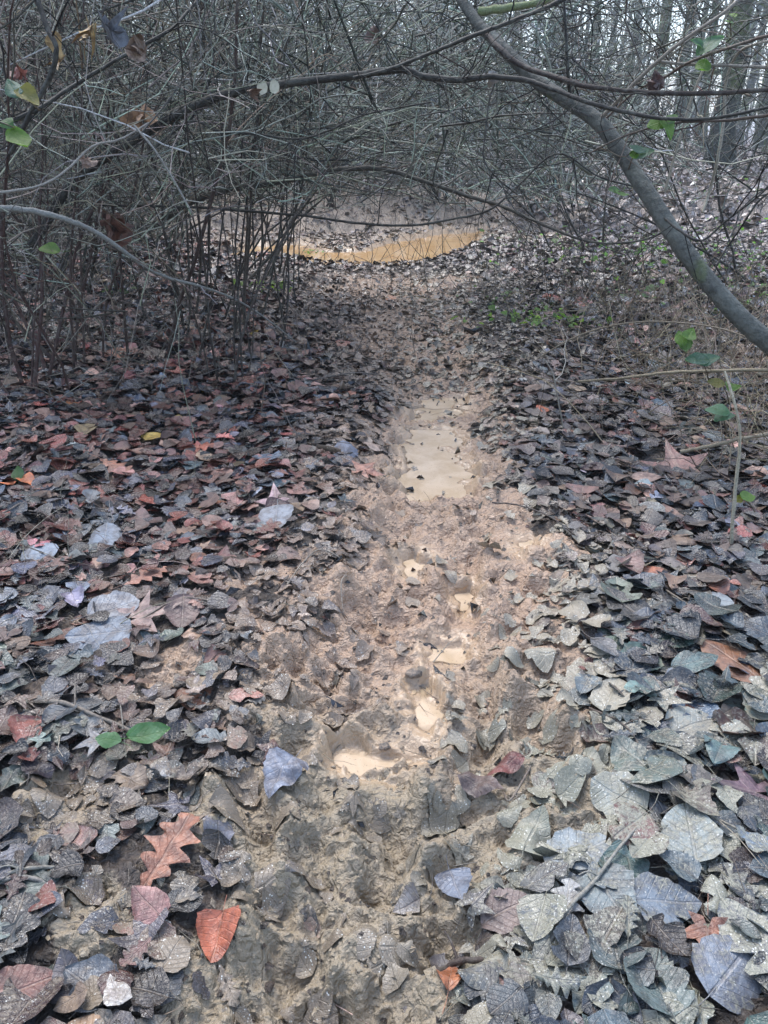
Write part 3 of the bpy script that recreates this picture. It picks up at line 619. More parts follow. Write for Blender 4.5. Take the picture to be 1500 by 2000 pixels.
def gz_at(x, y): return float(H(np.array([float(x)]), np.array([float(y)]))[0])
def single_leaf(px, py, kind, size_px, col, label, mud=.05, wet=.5, yaw=None, tilt=(0, 0), lift=.02, name='fallen_leaf', cat='leaf', mat=None, seed=0, group=None, curl=None):
    x, y = G(px, py, -.01); r = np.random.default_rng(1000 + seed + int(px))
    V, F, uv = templ(kind, 0, r, 0.)
    V = V * np.array([1, 1, curl if curl is not None else (.3 if kind == 'oak' else .35)])
    d = (np.array([x, y, 0]) - [0, 0, CAMH]) @ FW; s = size_px * d / FPX
    Rm = frames(unit(np.array([[tilt[0], tilt[1], 1.]])), np.array([R(yaw if yaw is not None else r.uniform(0, 360))]))[0]
    W = (V @ Rm.T) * s; n = len(V)
    W = drape(W + [x, y, 0], np.full(n, x), np.full(n, y)) - [x, y, 0]
    link(name, mesh_np(name, W, F, mat or M_LEAF, {'col': np.tile(col, (n, 1)), 'prm': np.tile([mud, r.random(), wet], (n, 1))}, uv), loc=(x, y, gz_at(x, y) + lift), label=label, category=cat, group=group)
for k, (px, py, kd, sp, c, lab, yaw, md) in enumerate(SL):
    if lab: single_leaf(px, py, kd, sp, c, lab, md, .55, yaw, (np.random.default_rng(k).normal(0, .12), -.15 + np.random.default_rng(k + 99).normal(0, .1)), .022, seed=k)
for (px, py, sp, yaw, lab) in [(302, 1487, 78, 15, 'green oval leaf, the right and larger one of the green pair at lower left'), (222, 1502, 52, 170, 'green oval leaf, the left and smaller one of the green pair at lower left')]:
    single_leaf(px, py, 'oval', sp, (.13, .27, .13), lab, 0, .6, yaw, (0, -.2), .05, mat=M_GREEN, curl=.5)

# ------------------------------------------------------------------ wood: generic curve thing
def col_for(n_v, base, r=rng, var=.12): return np.tile(np.array(base) , (n_v, 1))
def branch_part(name, pts, r0, r1_, col, parent, mat=M_TWIG, sides=6, n=None, kind=None, knots=.0, seed=0, label=None, jit=.1):
    n = n or max(8, len(pts) * 5); c = catmull(pts, n); r = np.random.default_rng(seed + 5)
    rad = np.linspace(r0, r1_, n) * (1 + knots * r.normal(0, 1, n))
    c[1:-1] += r.normal(0, jit, (n - 2, 3)) * np.linspace(r0, r1_, n)[1:-1, None]
    V, F, _ = tubes(c[None], rad[None], sides)
    base = np.array(parent.location) if parent is not None else c[0]
    o = link(name, mesh_np(name, V - base, F, mat, {'col': col_for(len(V), col)}), parent, kind=kind, label=label)
    return o, c
def twig_part(name, c, n, lmin, lmax, r0, col, parent, K=6, wig=.22, grav=0., seed=0, sub=0, spread=.9, kind='stuff', cull=None, t0=.1):
    r = np.random.default_rng(seed + 77)
    c = c if c.ndim == 3 else c[None]
    p = sprout(c, n, K, lmin, lmax, wig, grav, spread, t0, r); allv = [(p, r0)]
    if sub: allv.append((sprout(p, sub, 4, lmin * .3, lmax * .45, wig * 1.2, grav, 1., .2, r), r0 * .6))
    Vs, Fs, Cs, off = [], [], [], 0
    for q, rr in allv:
        if cull is not None: q = q[cull(q)]; q = open_sky(q, r)
        if not len(q): continue
        rad = np.linspace(1, .35, q.shape[1])[None] * rr * r.uniform(.6, 1.4, (len(q), 1))
        V, F, id_ = tubes(q, rad, 3)
        cc = np.array(col)[None] * np.where(r.random((len(q), 1)) < .45, .22, 1.05) * r.lognormal(0, .3, (len(q), 1)) * np.where(r.random((len(q), 1)) < .25, np.array([[.8, .55, .48]]), 1.) * (1 + r.normal(0, .06, (len(q), 3)))
        Vs.append(V); Fs.append(F + off); off += len(V); Cs.append(cc[id_])
    if not Vs: return None
    V = np.concatenate(Vs) - np.array(parent.location)
    return link(name, mesh_np(name, V, np.concatenate(Fs), M_TWIG, {'col': np.clip(np.concatenate(Cs), .01, .7)}, smooth=True), parent, kind=kind)
def PP(lst):
    return np.array([P(a, b, d) for a, b, d in lst])
DARK = (.040, .037, .032); BROWN = (.10, .07, .052); GREY = (.17, .165, .145); PALE = (.36, .32, .25); REDB = (.055, .042, .036); OLIVE = (.12, .125, .09)

# leaning trunk at the right
base2 = G(1850, 905); tb = np.array([base2[0], base2[1], gz_at(*base2)])
t = thing('leaning_tree', 'grey-green tree trunk leaning in a curve from lower right to upper middle', 'tree', tb)
tr = np.vstack([[tb - [0, 0, .1]], PP([(1690, 815, 3.15), (1580, 735, 3.1), (1500, 668, 3.1), (1440, 615, 3.1), (1352, 510, 3.12), (1292, 420, 3.15), (1240, 340, 3.2), (1205, 285, 3.22), (1165, 235, 3.25), (1105, 195, 3.3), (1050, 160, 3.35), (1000, 112, 3.4), (960, 72, 3.45), (925, 35, 3.5), (870, -60, 3.6), (830, -190, 3.7)])])
_, trc = branch_part('trunk', tr, .042, .022, (.11, .112, .098), t, M_LEAN, 14, 110, knots=.012, jit=.02)
lt = [([(1115, 195, 3.28), (1110, 150, 3.2), (1106, 90, 3.15), (1102, 0, 3.1), (1098, -80, 3.1)], .008, .004, DARK), ([(945, 60, 3.46), (975, 95, 3.35), (1020, 128, 3.3), (1090, 152, 3.2), (1160, 170, 3.1), (1280, 181, 3.0), (1400, 182, 2.95), (1520, 172, 2.9), (1640, 140, 2.9)], .013, .008, REDB),
      ([(1165, 240, 3.25), (1225, 178, 3.1), (1275, 128, 3.0), (1340, 75, 2.9), (1420, 20, 2.8), (1480, -40, 2.8)], .008, .006, (.26, .23, .19)), ([(1290, 420, 3.15), (1330, 452, 3.0), (1370, 470, 2.95), (1420, 430, 2.9), (1490, 375, 2.8), (1560, 300, 2.8)], .005, .003, DARK),
      ([(935, 22, 3.5), (1000, 14, 3.45), (1070, 0, 3.4), (1150, -20, 3.4)], .02, .012, (.22, .26, .12))]
for k, (l, a, b_, c_) in enumerate(lt):
    _, cc = branch_part('branch', PP(l), a, b_, c_, t, sides=6, knots=.06, seed=k, label='thick branch stub covered in pale green moss' if k == 4 else None)
    if k != 4: twig_part('twig', cc, 10, .1, .5, .0028, c_, t, seed=k, sub=10)
twig_part('twig', trc, 14, .15, .6, .003, DARK, t, seed=60, sub=20, t0=.4)

HB = [ # name, label, main curve (px, py, depth), r0, r1, colour, twigs
 ('arching_branch', 'thick dark branch arching across the top left half, with white bracket fungus on it', [(60, 480, 4.0), (140, 360, 3.9), (230, 292, 3.8), (330, 236, 3.7), (400, 200, 3.6), (470, 178, 3.5), (540, 166, 3.45), (620, 156, 3.4), (700, 146, 3.35), (755, 138, 3.3), (790, 137, 3.3), (830, 150, 3.3), (900, 156, 3.25), (960, 150, 3.2), (1030, 158, 3.15), (1075, 172, 3.1), (1150, 200, 3.0), (1220, 218, 2.95), (1300, 232, 2.9), (1400, 230, 2.85), (1520, 205, 2.8)], .023, .005, DARK, 26),
 ('crossing_branch', 'dark branch rising from the arching branch towards the mossy stub', [(690, 152, 3.34), (760, 135, 3.28), (840, 104, 3.2), (930, 68, 3.1), (1010, 38, 3.05), (1090, 4, 3.0), (1170, -40, 3.0)], .007, .010, DARK, 12),
 ('arching_branch', 'brown branch arching low over the pond from the shrubs to the right', [(300, 440, 5.0), (380, 392, 4.9), (440, 372, 4.8), (540, 356, 4.7), (620, 338, 4.65), (700, 329, 4.6), (760, 333, 4.6), (830, 355, 4.55), (920, 385, 4.5), (975, 400, 4.4), (1030, 425, 4.3), (1100, 455, 4.2), (1165, 474, 4.1), (1250, 470, 4.0), (1330, 440, 3.9)], .021, .004, (.075, .068, .055), 30),
 ('thin_branch', 'thin dark branch sagging under the low arch and rising again at right', [(180, 400, 4.2), (360, 404, 4.2), (480, 412, 4.2), (600, 422, 4.2), (700, 436, 4.1), (800, 440, 4.0), (900, 425, 4.0), (960, 408, 3.9), (1010, 365, 3.9), (1088, 300, 3.8), (1170, 345, 3.8), (1260, 370, 3.8)], .008, .004, DARK, 16),
 ('fallen_branch', 'pale grey branch slanting down from the left edge to the leaves', [(-160, 395, 3.0), (0, 406, 3.1), (60, 412, 3.15), (120, 426, 3.2), (180, 450, 3.3), (230, 482, 3.4), (285, 522, 3.55), (330, 543, 3.7), (400, 562, 3.95), (470, 590, 4.3), (530, 630, 4.6), (578, 668, 4.85)], .014, .004, (.27, .27, .25), 6),
 ('pale_twig', 'pale bent twig at far left above the slanting grey branch', [(-60, 380, 2.9), (0, 376, 2.9), (80, 362, 2.9), (130, 332, 2.95), (180, 286, 3.0), (235, 272, 3.0), (290, 240, 3.1)], .006, .004, (.30, .28, .25), 4),
 ('thin_branch', 'dark wavy branch below the arching branch, left of the middle', [(290, 300, 3.6), (370, 238, 3.6), (430, 258, 3.6), (500, 262, 3.6), (580, 272, 3.6), (640, 256, 3.6), (700, 228, 3.6), (760, 214, 3.6), (840, 200, 3.6)], .007, .004, DARK, 16),
 ('pale_twig', 'straight pale thin twig falling from the hanging brown leaf clump', [(262, 245, 3.0), (300, 290, 3.0), (335, 345, 3.05), (375, 415, 3.1)], .0045, .003, (.30, .28, .25), 3),
 ('forked_branch', 'dark forked branch near the top left corner', [(60, -60, 2.6), (75, 5, 2.6), (95, 60, 2.6), (110, 95, 2.6), (98, 150, 2.65), (60, 220, 2.7), (20, 300, 2.8)], .009, .008, DARK, 5),
 ('bent_branch', 'dark branch curving down from the top to the leaf clump at top left', [(420, -40, 3.3), (360, 30, 3.2), (330, 60, 3.1), (240, 110, 3.05), (140, 170, 3.0), (60, 220, 2.9), (-40, 260, 2.9)], .006, .009, DARK, 12),
 ('bare_cane', 'tall pale stem bending beside the mossy trunk at upper right', [(1372, 415, 3.4), (1385, 375, 3.4), (1402, 310, 3.3), (1414, 230, 3.25), (1418, 160, 3.2), (1440, 105, 3.1), (1480, 85, 3.0), (1540, 75, 3.0)], .007, .005, PALE, 5),
 ('bare_cane', 'second pale stem crossing behind the green leaves at upper right', [(1298, 375, 3.6), (1325, 280, 3.5), (1355, 180, 3.4), (1395, 90, 3.3), (1425, 10, 3.2), (1440, -50, 3.2)], .006, .005, PALE, 4),
 ('thin_branch', 'pale thin branch running level to the right edge at upper right', [(1285, 120, 3.0), (1350, 126, 3.0), (1430, 128, 2.95), (1540, 134, 2.9)], .006, .006, (.26, .23, .19), 2),
 ('thin_branch', 'brown thin branch with buds reaching up to the right edge', [(1180, 235, 3.3), (1240, 180, 3.2), (1300, 150, 3.1), (1340, 125, 3.0), (1420, 95, 2.95), (1500, 70, 2.9), (1580, 50, 2.9)], .004, .007, BROWN, 6),
 ('thin_branch', 'slender branch dropping from the right edge to the pond', [(1560, 350, 3.3), (1490, 385, 3.4), (1450, 440, 3.5), (1400, 520, 3.8), (1380, 600, 4.2)], .006, .003, DARK, 6),
 ('thin_branch', 'dark twig hanging straight down over the middle of the thicket', [(970, 150, 3.3), (955, 200, 3.3), (948, 260, 3.3), (945, 310, 3.3), (968, 345, 3.3), (1010, 380, 3.4)], .004, .003, DARK, 6),
 ('thin_branch', 'thin curving branch at upper right ending in green leaves', [(1500, 225, 2.9), (1420, 235, 3.0), (1340, 238, 3.0), (1270, 250, 3.0), (1205, 272, 3.05), (1150, 300, 3.1)], .006, .003, BROWN, 5),
 ('dead_stalk', 'pale bare stalk leaning upright at the right, its foot in the leaves', [(1425, 1085, 2.62), (1432, 1000, 2.55), (1440, 920, 2.5), (1445, 860, 2.45), (1438, 800, 2.4), (1415, 725, 2.4)], .0065, .004, (.46, .40, .29), 0),
 ('dead_stalk', 'pale stalk lying level under the leaning trunk at the right edge', [(1130, 745, 4.0), (1220, 738, 3.7), (1300, 728, 3.5), (1400, 724, 3.3), (1520, 722, 3.1)], .006, .008, (.30, .25, .17), 3),
 ('dead_stalk', 'tan stalk lying slanted low at the right edge', [(1330, 882, 3.2), (1400, 868, 3.1), (1470, 852, 3.0), (1560, 838, 2.95)], .008, .009, (.32, .26, .18), 1),
 ('dead_stalk', 'thin arched bramble stalk right of the path below the trunk', [(1050, 700, 4.3), (1120, 660, 4.2), (1200, 635, 4.1), (1290, 628, 4.0), (1400, 640, 3.8), (1490, 670, 3.6)], .005, .004, (.25, .2, .14), 4),
 ('dead_stalk', 'thin bowed stalk standing in the litter right of the far puddle', [(1100, 835, 3.55), (1090, 780, 3.5), (1080, 730, 3.5), (1062, 700, 3.5)], .004, .003, (.25, .22, .18), 1),
]
for k, (nm, lab, l, a, b_, c_, nt_) in enumerate(HB):
    pts = PP(l); st = pts[-1 if nm == 'fallen_branch' else 0].copy()
    if nm == 'dead_stalk' and k == 17: pts[0][2] = gz_at(*pts[0][:2]) - .01
    t = thing(nm, lab, 'branch' if 'branch' in nm else 'stalk' if 'stalk' in nm or 'cane' in nm else 'twig', st)
    _, cc = branch_part('stem', pts, a, b_, c_, t, sides=8 if a > .012 else 5, knots=.05, seed=k)
    if nt_: twig_part('twig', cc, nt_, .12, .6, .003, c_, t, seed=200 + k, sub=nt_ * 2)
    if k == 0:
        for q, (px, py) in enumerate([(512, 168), (536, 167)]):
            V, F, uv = leaf_grid('round', 7, 5, np.random.default_rng(q), 0)
            c0 = P(px, py, 3.42); V = np.concatenate([V, V - [0, 0, .25]]); F = np.concatenate([F, F[:, ::-1] + len(V) // 2])
            V = V @ np.array([[.05, 0, 0], [0, 0, .05], [0, .02, .02]]) + c0 - st
            link('bracket_fungus', mesh_np('bracket_fungus', V, F, M_FUNGUS), t)

# sticks and twigs on the ground
def ground_stick(l, r0, r1_, col, label, lift=.012, name='fallen_twig'):
    pts = []
    for k, (a, b_) in enumerate(l):
        x, y = G(a, b_); pts.append([x, y, gz_at(x, y) + lift + (.02 if 0 < k < len(l) - 1 else 0)])
    pts = np.array(pts); t = thing(name, label, 'twig', pts[0])
    branch_part('stem', pts, r0, r1_, col, t, sides=6, knots=.08, seed=len(label))
    r = np.random.default_rng(len(label)); c = catmull(pts, 12); j = 5
    side = c[j] + np.array([r.normal(0, .04), r.normal(0, .04), .012])
    branch_part('side_twig', np.array([c[j], (c[j] + side) / 2 + [0, .004, .005], side]), r0 * .5, r0 * .25, col, t, sides=5, seed=3)
GS = [([(75, 1385), (130, 1405), (200, 1432), (285, 1466)], .006, .004, (.20, .17, .14), 'brown stick slanting over the leaves at lower left, ending by the green pair'),
 ([(1060, 1872), (1110, 1800), (1150, 1755), (1200, 1700), (1235, 1655), (1275, 1622)], .0045, .0025, (.28, .26, .22), 'long bare twig across the silted leaves at lower right'),
 ([(562, 1172), (592, 1130), (630, 1113), (690, 1118)], .003, .002, (.30, .25, .2), 'hooked pale twig at the left edge of the mud'),
 ([(962, 975), (1010, 995), (1070, 1025), (1122, 1055)], .0035, .002, (.10, .08, .07), 'dark thin twig slanting right of the big puddle'),
 ([(-20, 1757), (50, 1752), (120, 1752)], .005, .004, (.26, .24, .21), 'grey stick poking in from the left edge'),
 ([(-20, 1752), (60, 1738), (140, 1718)], .004, .003, (.26, .24, .2), 'thinner grey stick just above the one at the left edge'),
 ([(860, 1850), (900, 1856), (945, 1858)], .006, .005, (.09, .07, .06), 'short dark stick at the rim of the dark hollow'),
 ([(1280, 1145), (1330, 1200), (1400, 1240)], .003, .002, (.22, .18, .14), 'thin bent twig below the pale bluish leaf at right'),
 ([(1330, 1590), (1400, 1635), (1500, 1662)], .003, .002, (.3, .26, .2), 'fine pale twig over the silted leaves at the right edge'),
 ([(250, 1500), (245, 1440), (238, 1390)], .002, .0015, (.22, .2, .17), 'fine stalk rising from the green leaf pair'),
 ([(100, 1000), (60, 1010), (20, 1030), (-10, 1035)], .004, .003, (.22, .18, .15), 'curved brown twig near the left edge, level with the big puddle'),
 ([(670, 1195), (668, 1165), (690, 1140)], .0025, .002, (.3, .25, .2), 'tiny hooked twig beside the mud, left of the path'),
 ([(1055, 1450), (1000, 1560), (985, 1530)], .003, .002, (.2, .16, .13), 'thin stalk beside the dark red leaf right of the path'),
 ([(270, 1230), (360, 1200), (450, 1210)], .003, .002, (.25, .2, .16), 'fine twig over the brown round leaf at left'),
 ([(600, 745), (690, 735), (760, 720)], .005, .003, (.16, .13, .11), 'twig lying left of the far small puddle'),
 ([(1150, 1390), (1220, 1440), (1260, 1500)], .003, .002, (.14, .11, .09), 'dark fine twig on the tan mud patch at right')]
for g in GS: ground_stick(*g)

# stones
def stone(px, py, w_px, label, flat=.6, seed=0):
    x, y = G(px, py); d = (np.array([x, y, 0]) - [0, 0, CAMH]) @ FW; s = w_px * d / FPX / 2
    import bmesh
    bm = bmesh.new(); bmesh.ops.create_icosphere(bm, subdivisions=3, radius=1)
    r = np.random.default_rng(seed); f = r.normal(0, 1, (4, 3)); ph = r.uniform(0, 6, 4)
    for v in bm.verts:
        k = 1 + sum(.09 * math.sin(2.2 * float(f[i] @ np.array(v.co)) + ph[i]) for i in range(4))
        v.co = Vector((v.co.x * k * s, v.co.y * k * s * .8, v.co.z * k * s * flat))
    me = bpy.data.meshes.new('stone'); bm.to_mesh(me); bm.free(); me.materials.append(M_STONE)
    for p in me.polygons: p.use_smooth = True
    link('stone', me, loc=(x, y, gz_at(x, y) + s * flat * .02), label=label, category='stone')
stone(1375, 850, 34, 'smooth pale grey stone under the dead stalks at the right', .8, 1)
stone(808, 1303, 34, 'grey pebble pressed in the mud just left of the pale puddle', .5, 2)
stone(750, 1432, 24, 'small grey pebble in the mud left of the narrow puddle', .5, 3)
stone(1462, 1182, 44, 'rounded grey stone by the right edge beside the pale oval leaf', .5, 4)

# ------------------------------------------------------------------ shrubs of the thicket
def clear_cull(q):
    """keep twigs out of the tunnel over the path and out of the open floor at the right"""
    mid = q[:, q.shape[1] // 2]; end = q[:, -1]
    ok = np.ones(len(q), bool)
    for p in (mid, end, q[:, 0]):
        d = np.maximum(p[:, 1], .1)
        x = p[:, 0]
        floor = np.interp(x / d, [-.36, -.20, -.06, .0, .2, .32], [-.3, .02, .11, .12, .10, .0])   # slope above the ground line of sight
        zmin = CAMH - d * .115 + 0 * d
        inside = (x / d > -.24) & (x / d < .62) & (d < 11.5)
        edge = np.interp(x / d, [-.24, -.2, .0, .3, .62], [-.105, -.09, -.085, -.09, -.10])
        ok &= ~(inside & (p[:, 2] < CAMH + d * edge))
        e2 = np.interp(x / d, [-.6, -.4, -.24], [-.19, -.15, -.11]); ok &= ~((x / d <= -.24) & (p[:, 2] < CAMH + d * e2) & (np.modf(np.abs(q[:, 0, 0]) * 977.)[0] > .30))
        ok &= p[:, 2] > .02
        ok &= d > 2.3
    return ok
def open_sky(q, r):
    """the thicket is open over the pond"""
    m = q[:, q.shape[1] // 2]; d = np.hypot((m[:, 0] + .2) / 2.6, (m[:, 1] - 10.0) / 2.6)
    return q[(d > 1) | (r.random(len(q)) < .12)]
def shrub(x, y, h, nst, lean, spread, ntw, nsub, col, tcol, label, seed, r0=.012, tr0=.0040, cat='shrub', group='bare shrubs forming the thicket', reach=1.0, name='bare_shrub', foot=.17, fill=1):
    r = np.random.default_rng(seed); z = gz_at(x, y)
    t = thing(name, label, cat, (x, y, z), group)
    st = np.stack([x + r.normal(0, foot, nst), y + r.normal(0, foot, nst), np.full(nst, z - .05)], 1)
    dr = np.stack([r.normal(lean[0], spread, nst), r.normal(lean[1], spread, nst), np.full(nst, 1.)], 1)
    L = h * r.uniform(.7, 1.25, nst) * reach
    pts = grow(st, dr, L, 14, .10, -.03, r)
    for k in range(nst):
        rad = np.linspace(1, .3, 14)[None] * r0 * r.uniform(.5, 1.2)
        V, F, _ = tubes(pts[k:k + 1], rad, 5)
        link('stem', mesh_np('stem', V - [x, y, z], F, M_TWIG, {'col': col_for(len(V), np.array(col) * r.lognormal(0, .25))}), t)
    twig_part('twigs', pts, ntw, .3, 1.1, tr0, tcol, t, K=7, wig=.18, grav=-.02, seed=seed, sub=nsub, cull=clear_cull)
    return pts
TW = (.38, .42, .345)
SH = [ # x, y, h, stems, lean, spread, twigs, subtwigs, stemcolour, twigcolour, label
 (-.78, 4.3, 2.2, 6, (.0, .0), .07, 110, 300, (.05, .038, .032), TW, 'slim cluster of upright dark stems standing nearest the path on the left', .008),
 (-.72, 5.6, 2.6, 5, (.10, .0), .12, 200, 600, (.06, .05, .04), TW, 'cluster of thin stems left of the path in front of the pond', .008),
 (-1.25, 5.4, 2.8, 8, (.15, .0), .18, 260, 800, (.07, .055, .045), TW, 'arching shrub in the second row left of the path', .012),
 (-1.55, 4.4, 2.6, 8, (.05, .0), .2, 200, 600, (.08, .05, .042), TW, 'reddish brown shrub behind the slanting grey branch', .012),
 (-1.75, 3.75, 2.4, 9, (-.05, .0), .16, 140, 400, (.085, .045, .038), (.17, .15, .125), 'dense upright shrub at the left edge of the view', .012),
 (-.95, 4.75, 2.4, 4, (.05, .0), .05, 60, 160, (.035, .028, .024), TW, 'scattered dark straight stems just behind the nearest cluster', .008),
 (-.62, 6.4, 2.6, 3, (.0, .0), .08, 60, 200, (.035, .03, .025), TW, 'two or three dark stems standing right before the left end of the pond', .008),
 (-1.45, 6.1, 2.6, 4, (.0, .0), .08, 60, 200, (.04, .03, .025), TW, 'slim dark stems left of the pond between the two arching shrubs', .008),
 (-2.4, 4.8, 2.8, 9, (.05, .0), .25, 220, 600, (.07, .05, .04), TW, 'shrub behind the one at the left edge', .012),
 (-2.3, 6.3, 3.0, 9, (.2, 0), .3, 320, 1000, (.07, .06, .05), TW, 'wide shrub in the middle of the thicket on the left', .013),
 (-3.3, 7.5, 3.2, 9, (.2, 0), .3, 320, 1000, (.07, .06, .05), TW, 'far left shrub deep in the thicket', .013),
 (-1.2, 7.3, 3.0, 9, (.35, 0), .3, 320, 1100, (.06, .055, .045), TW, 'shrub whose stems arch right, just left of the pond', .013),
 (-2.6, 9.2, 3.4, 9, (.3, -.1), .35, 320, 1100, (.07, .065, .055), TW, 'tall shrub left behind the pond', .015),
 (-.9, 12.4, 3.4, 10, (.1, -.3), .4, 420, 1500, (.07, .065, .055), TW, 'grey-green shrub behind the mud bank, left of centre', .015),
 (.9, 12.8, 3.4, 10, (-.1, -.3), .4, 420, 1500, (.07, .065, .055), (.33, .39, .335), 'grey-green shrub behind the mud bank, right of centre', .015),
 (2.6, 12.2, 3.2, 9, (-.35, -.2), .35, 380, 1300, (.07, .065, .055), (.33, .39, .335), 'shrub arching left behind the right end of the pond', .014),
 (2.2, 9.2, 2.6, 6, (-.6, -.1), .25, 260, 800, (.06, .055, .045), TW, 'low shrub right of the pond with stems arching left', .011),
 (2.9, 6.8, 2.6, 5, (-.7, -.1), .2, 190, 600, (.06, .05, .04), TW, 'sparse shrub right of the path behind the leaning trunk', .010),
 (-4.3, 10.2, 3.6, 9, (.2, 0), .35, 280, 900, (.07, .065, .055), TW, 'shrub at the far left back of the thicket', .014),
 (-.2, 15.5, 3.8, 10, (0, -.2), .45, 340, 1200, (.07, .07, .06), TW, 'tall shrub in the centre far behind the pond', .016),
 (-2.2, 14.2, 3.8, 10, (0, -.2), .45, 340, 1200, (.07, .07, .06), TW, 'tall shrub behind the pond, left of the central one', .016),
 (4.0, 15.5, 3.0, 8, (-.2, -.2), .4, 220, 700, (.07, .07, .06), TW, 'thin shrub in front of the trees at upper right', .013),
]
SP = []
for k, s in enumerate(SH):
    SP.append(shrub(*s[:10], s[10], 300 + k, r0=s[11], tr0=.0026 + .00034 * s[1]))
# twigs too many to tell apart that fill the hedge behind
def twig_mass(n, box, L, r0, col, seed, K=6, wig=.20, slope=None):
    r = np.random.default_rng(seed); (x0, x1), (y0, y1), (z0, z1) = box
    st = np.stack([r.uniform(x0, x1, n), r.uniform(y0, y1, n), z0 + (z1 - z0) * r.random(n)], 1)
    d = unit(r.normal(0, 1, (n, 3)) * [1, .8, .75]); p = grow(st, d, r.uniform(L * .4, L * 1.3, n), K, wig, -.03, r); p = p[clear_cull(p)]; p = open_sky(p, r)
    rad = np.linspace(1, .4, K)[None] * r0 * r.lognormal(0, .35, (len(p), 1)); V, F, i = tubes(p, rad, 3)
    cc = np.array(col)[None] * np.where(r.random((len(p), 1)) < .42, .2, 1.1) * r.lognormal(-.05, .35, (len(p), 1)) * (1 + r.normal(0, .07, (len(p), 3))); return V, F, np.clip(cc[i], .01, .6)
def join_link(name, lst, **kw):
    off = 0; Vs, Fs, Cs = [], [], []
    for V, F, c in lst: Vs.append(V); Fs.append(F + off); off += len(V); Cs.append(c)
    return link(name, mesh_np(name, np.concatenate(Vs), np.concatenate(Fs), kw.pop('mat', M_TWIG), {'col': np.concatenate(Cs)}), **kw)
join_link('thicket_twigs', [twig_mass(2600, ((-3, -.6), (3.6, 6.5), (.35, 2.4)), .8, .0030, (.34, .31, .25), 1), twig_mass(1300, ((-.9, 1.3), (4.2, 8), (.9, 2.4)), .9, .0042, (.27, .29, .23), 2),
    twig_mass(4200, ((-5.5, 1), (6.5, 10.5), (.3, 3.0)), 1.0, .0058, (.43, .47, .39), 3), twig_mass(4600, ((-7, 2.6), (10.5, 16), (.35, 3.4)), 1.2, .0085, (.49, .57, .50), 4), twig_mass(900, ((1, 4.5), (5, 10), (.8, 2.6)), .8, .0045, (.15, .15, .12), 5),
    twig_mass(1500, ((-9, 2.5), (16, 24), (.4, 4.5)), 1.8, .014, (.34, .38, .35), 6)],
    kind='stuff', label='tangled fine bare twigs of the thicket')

# ------------------------------------------------------------------ trees behind
def tree(px, d, dia, lean=(0, 0), label='', col=(.09, .095, .075), seed=0, h=13, mat=M_FAR, limbs=7, ivy=False):
    dr = FW + (px - 750) / FPX * RT; x = dr[0] / dr[1] * d; r = np.random.default_rng(seed); z = gz_at(x, d)
    t = thing('bare_tree', label, 'tree', (x, d, z), 'bare trees standing behind the clearing')
    k = 14; s = np.linspace(0, 1, k); pts = np.stack([x + lean[0] * s * h + .03 * h * np.sin(s * 5 + seed) * .3, d + lean[1] * s * h, z - .2 + s * h], 1)[None]
    pts[0, :, :2] += r.normal(0, .025, (k, 2))
    rad = (dia / 2) * (1 - .75 * s) * (1 + .5 * np.exp(-s * 40)); V, F, _ = tubes(pts, rad[None], 12)
    link('trunk', mesh_np('trunk', V - [x, d, z], F, mat, {'col': col_for(len(V), col)}), t)
    lm = sprout(pts, limbs, 9, 1.5, 4, .14, .05, .9, .12, r)
    for q in lm:
        V, F, _ = tubes(q[None], (np.linspace(1, .25, 9) * dia * .13)[None], 6)
        link('limb', mesh_np('limb', V - [x, d, z], F, mat, {'col': col_for(len(V), col)}), t)
    tw = sprout(lm, 90, 6, .5, 1.8, .2, 0, .9, .1, r); t2 = sprout(pts[:, :6], 40, 6, .5, 1.8, .2, 0, .95, .0, r); tw = np.concatenate([tw, t2]); tw = tw[tw[:, :, 2].min(1) > .6]
    V, F, _ = tubes(tw, np.linspace(1, .4, 6)[None] * .013 * np.ones((len(tw), 1)), 3)
    link('twigs', mesh_np('twigs', V - [x, d, z], F, M_TWIG, {'col': col_for(len(V), (.20, .21, .18))}), t, kind='stuff')
MOS = (.13, .15, .08)
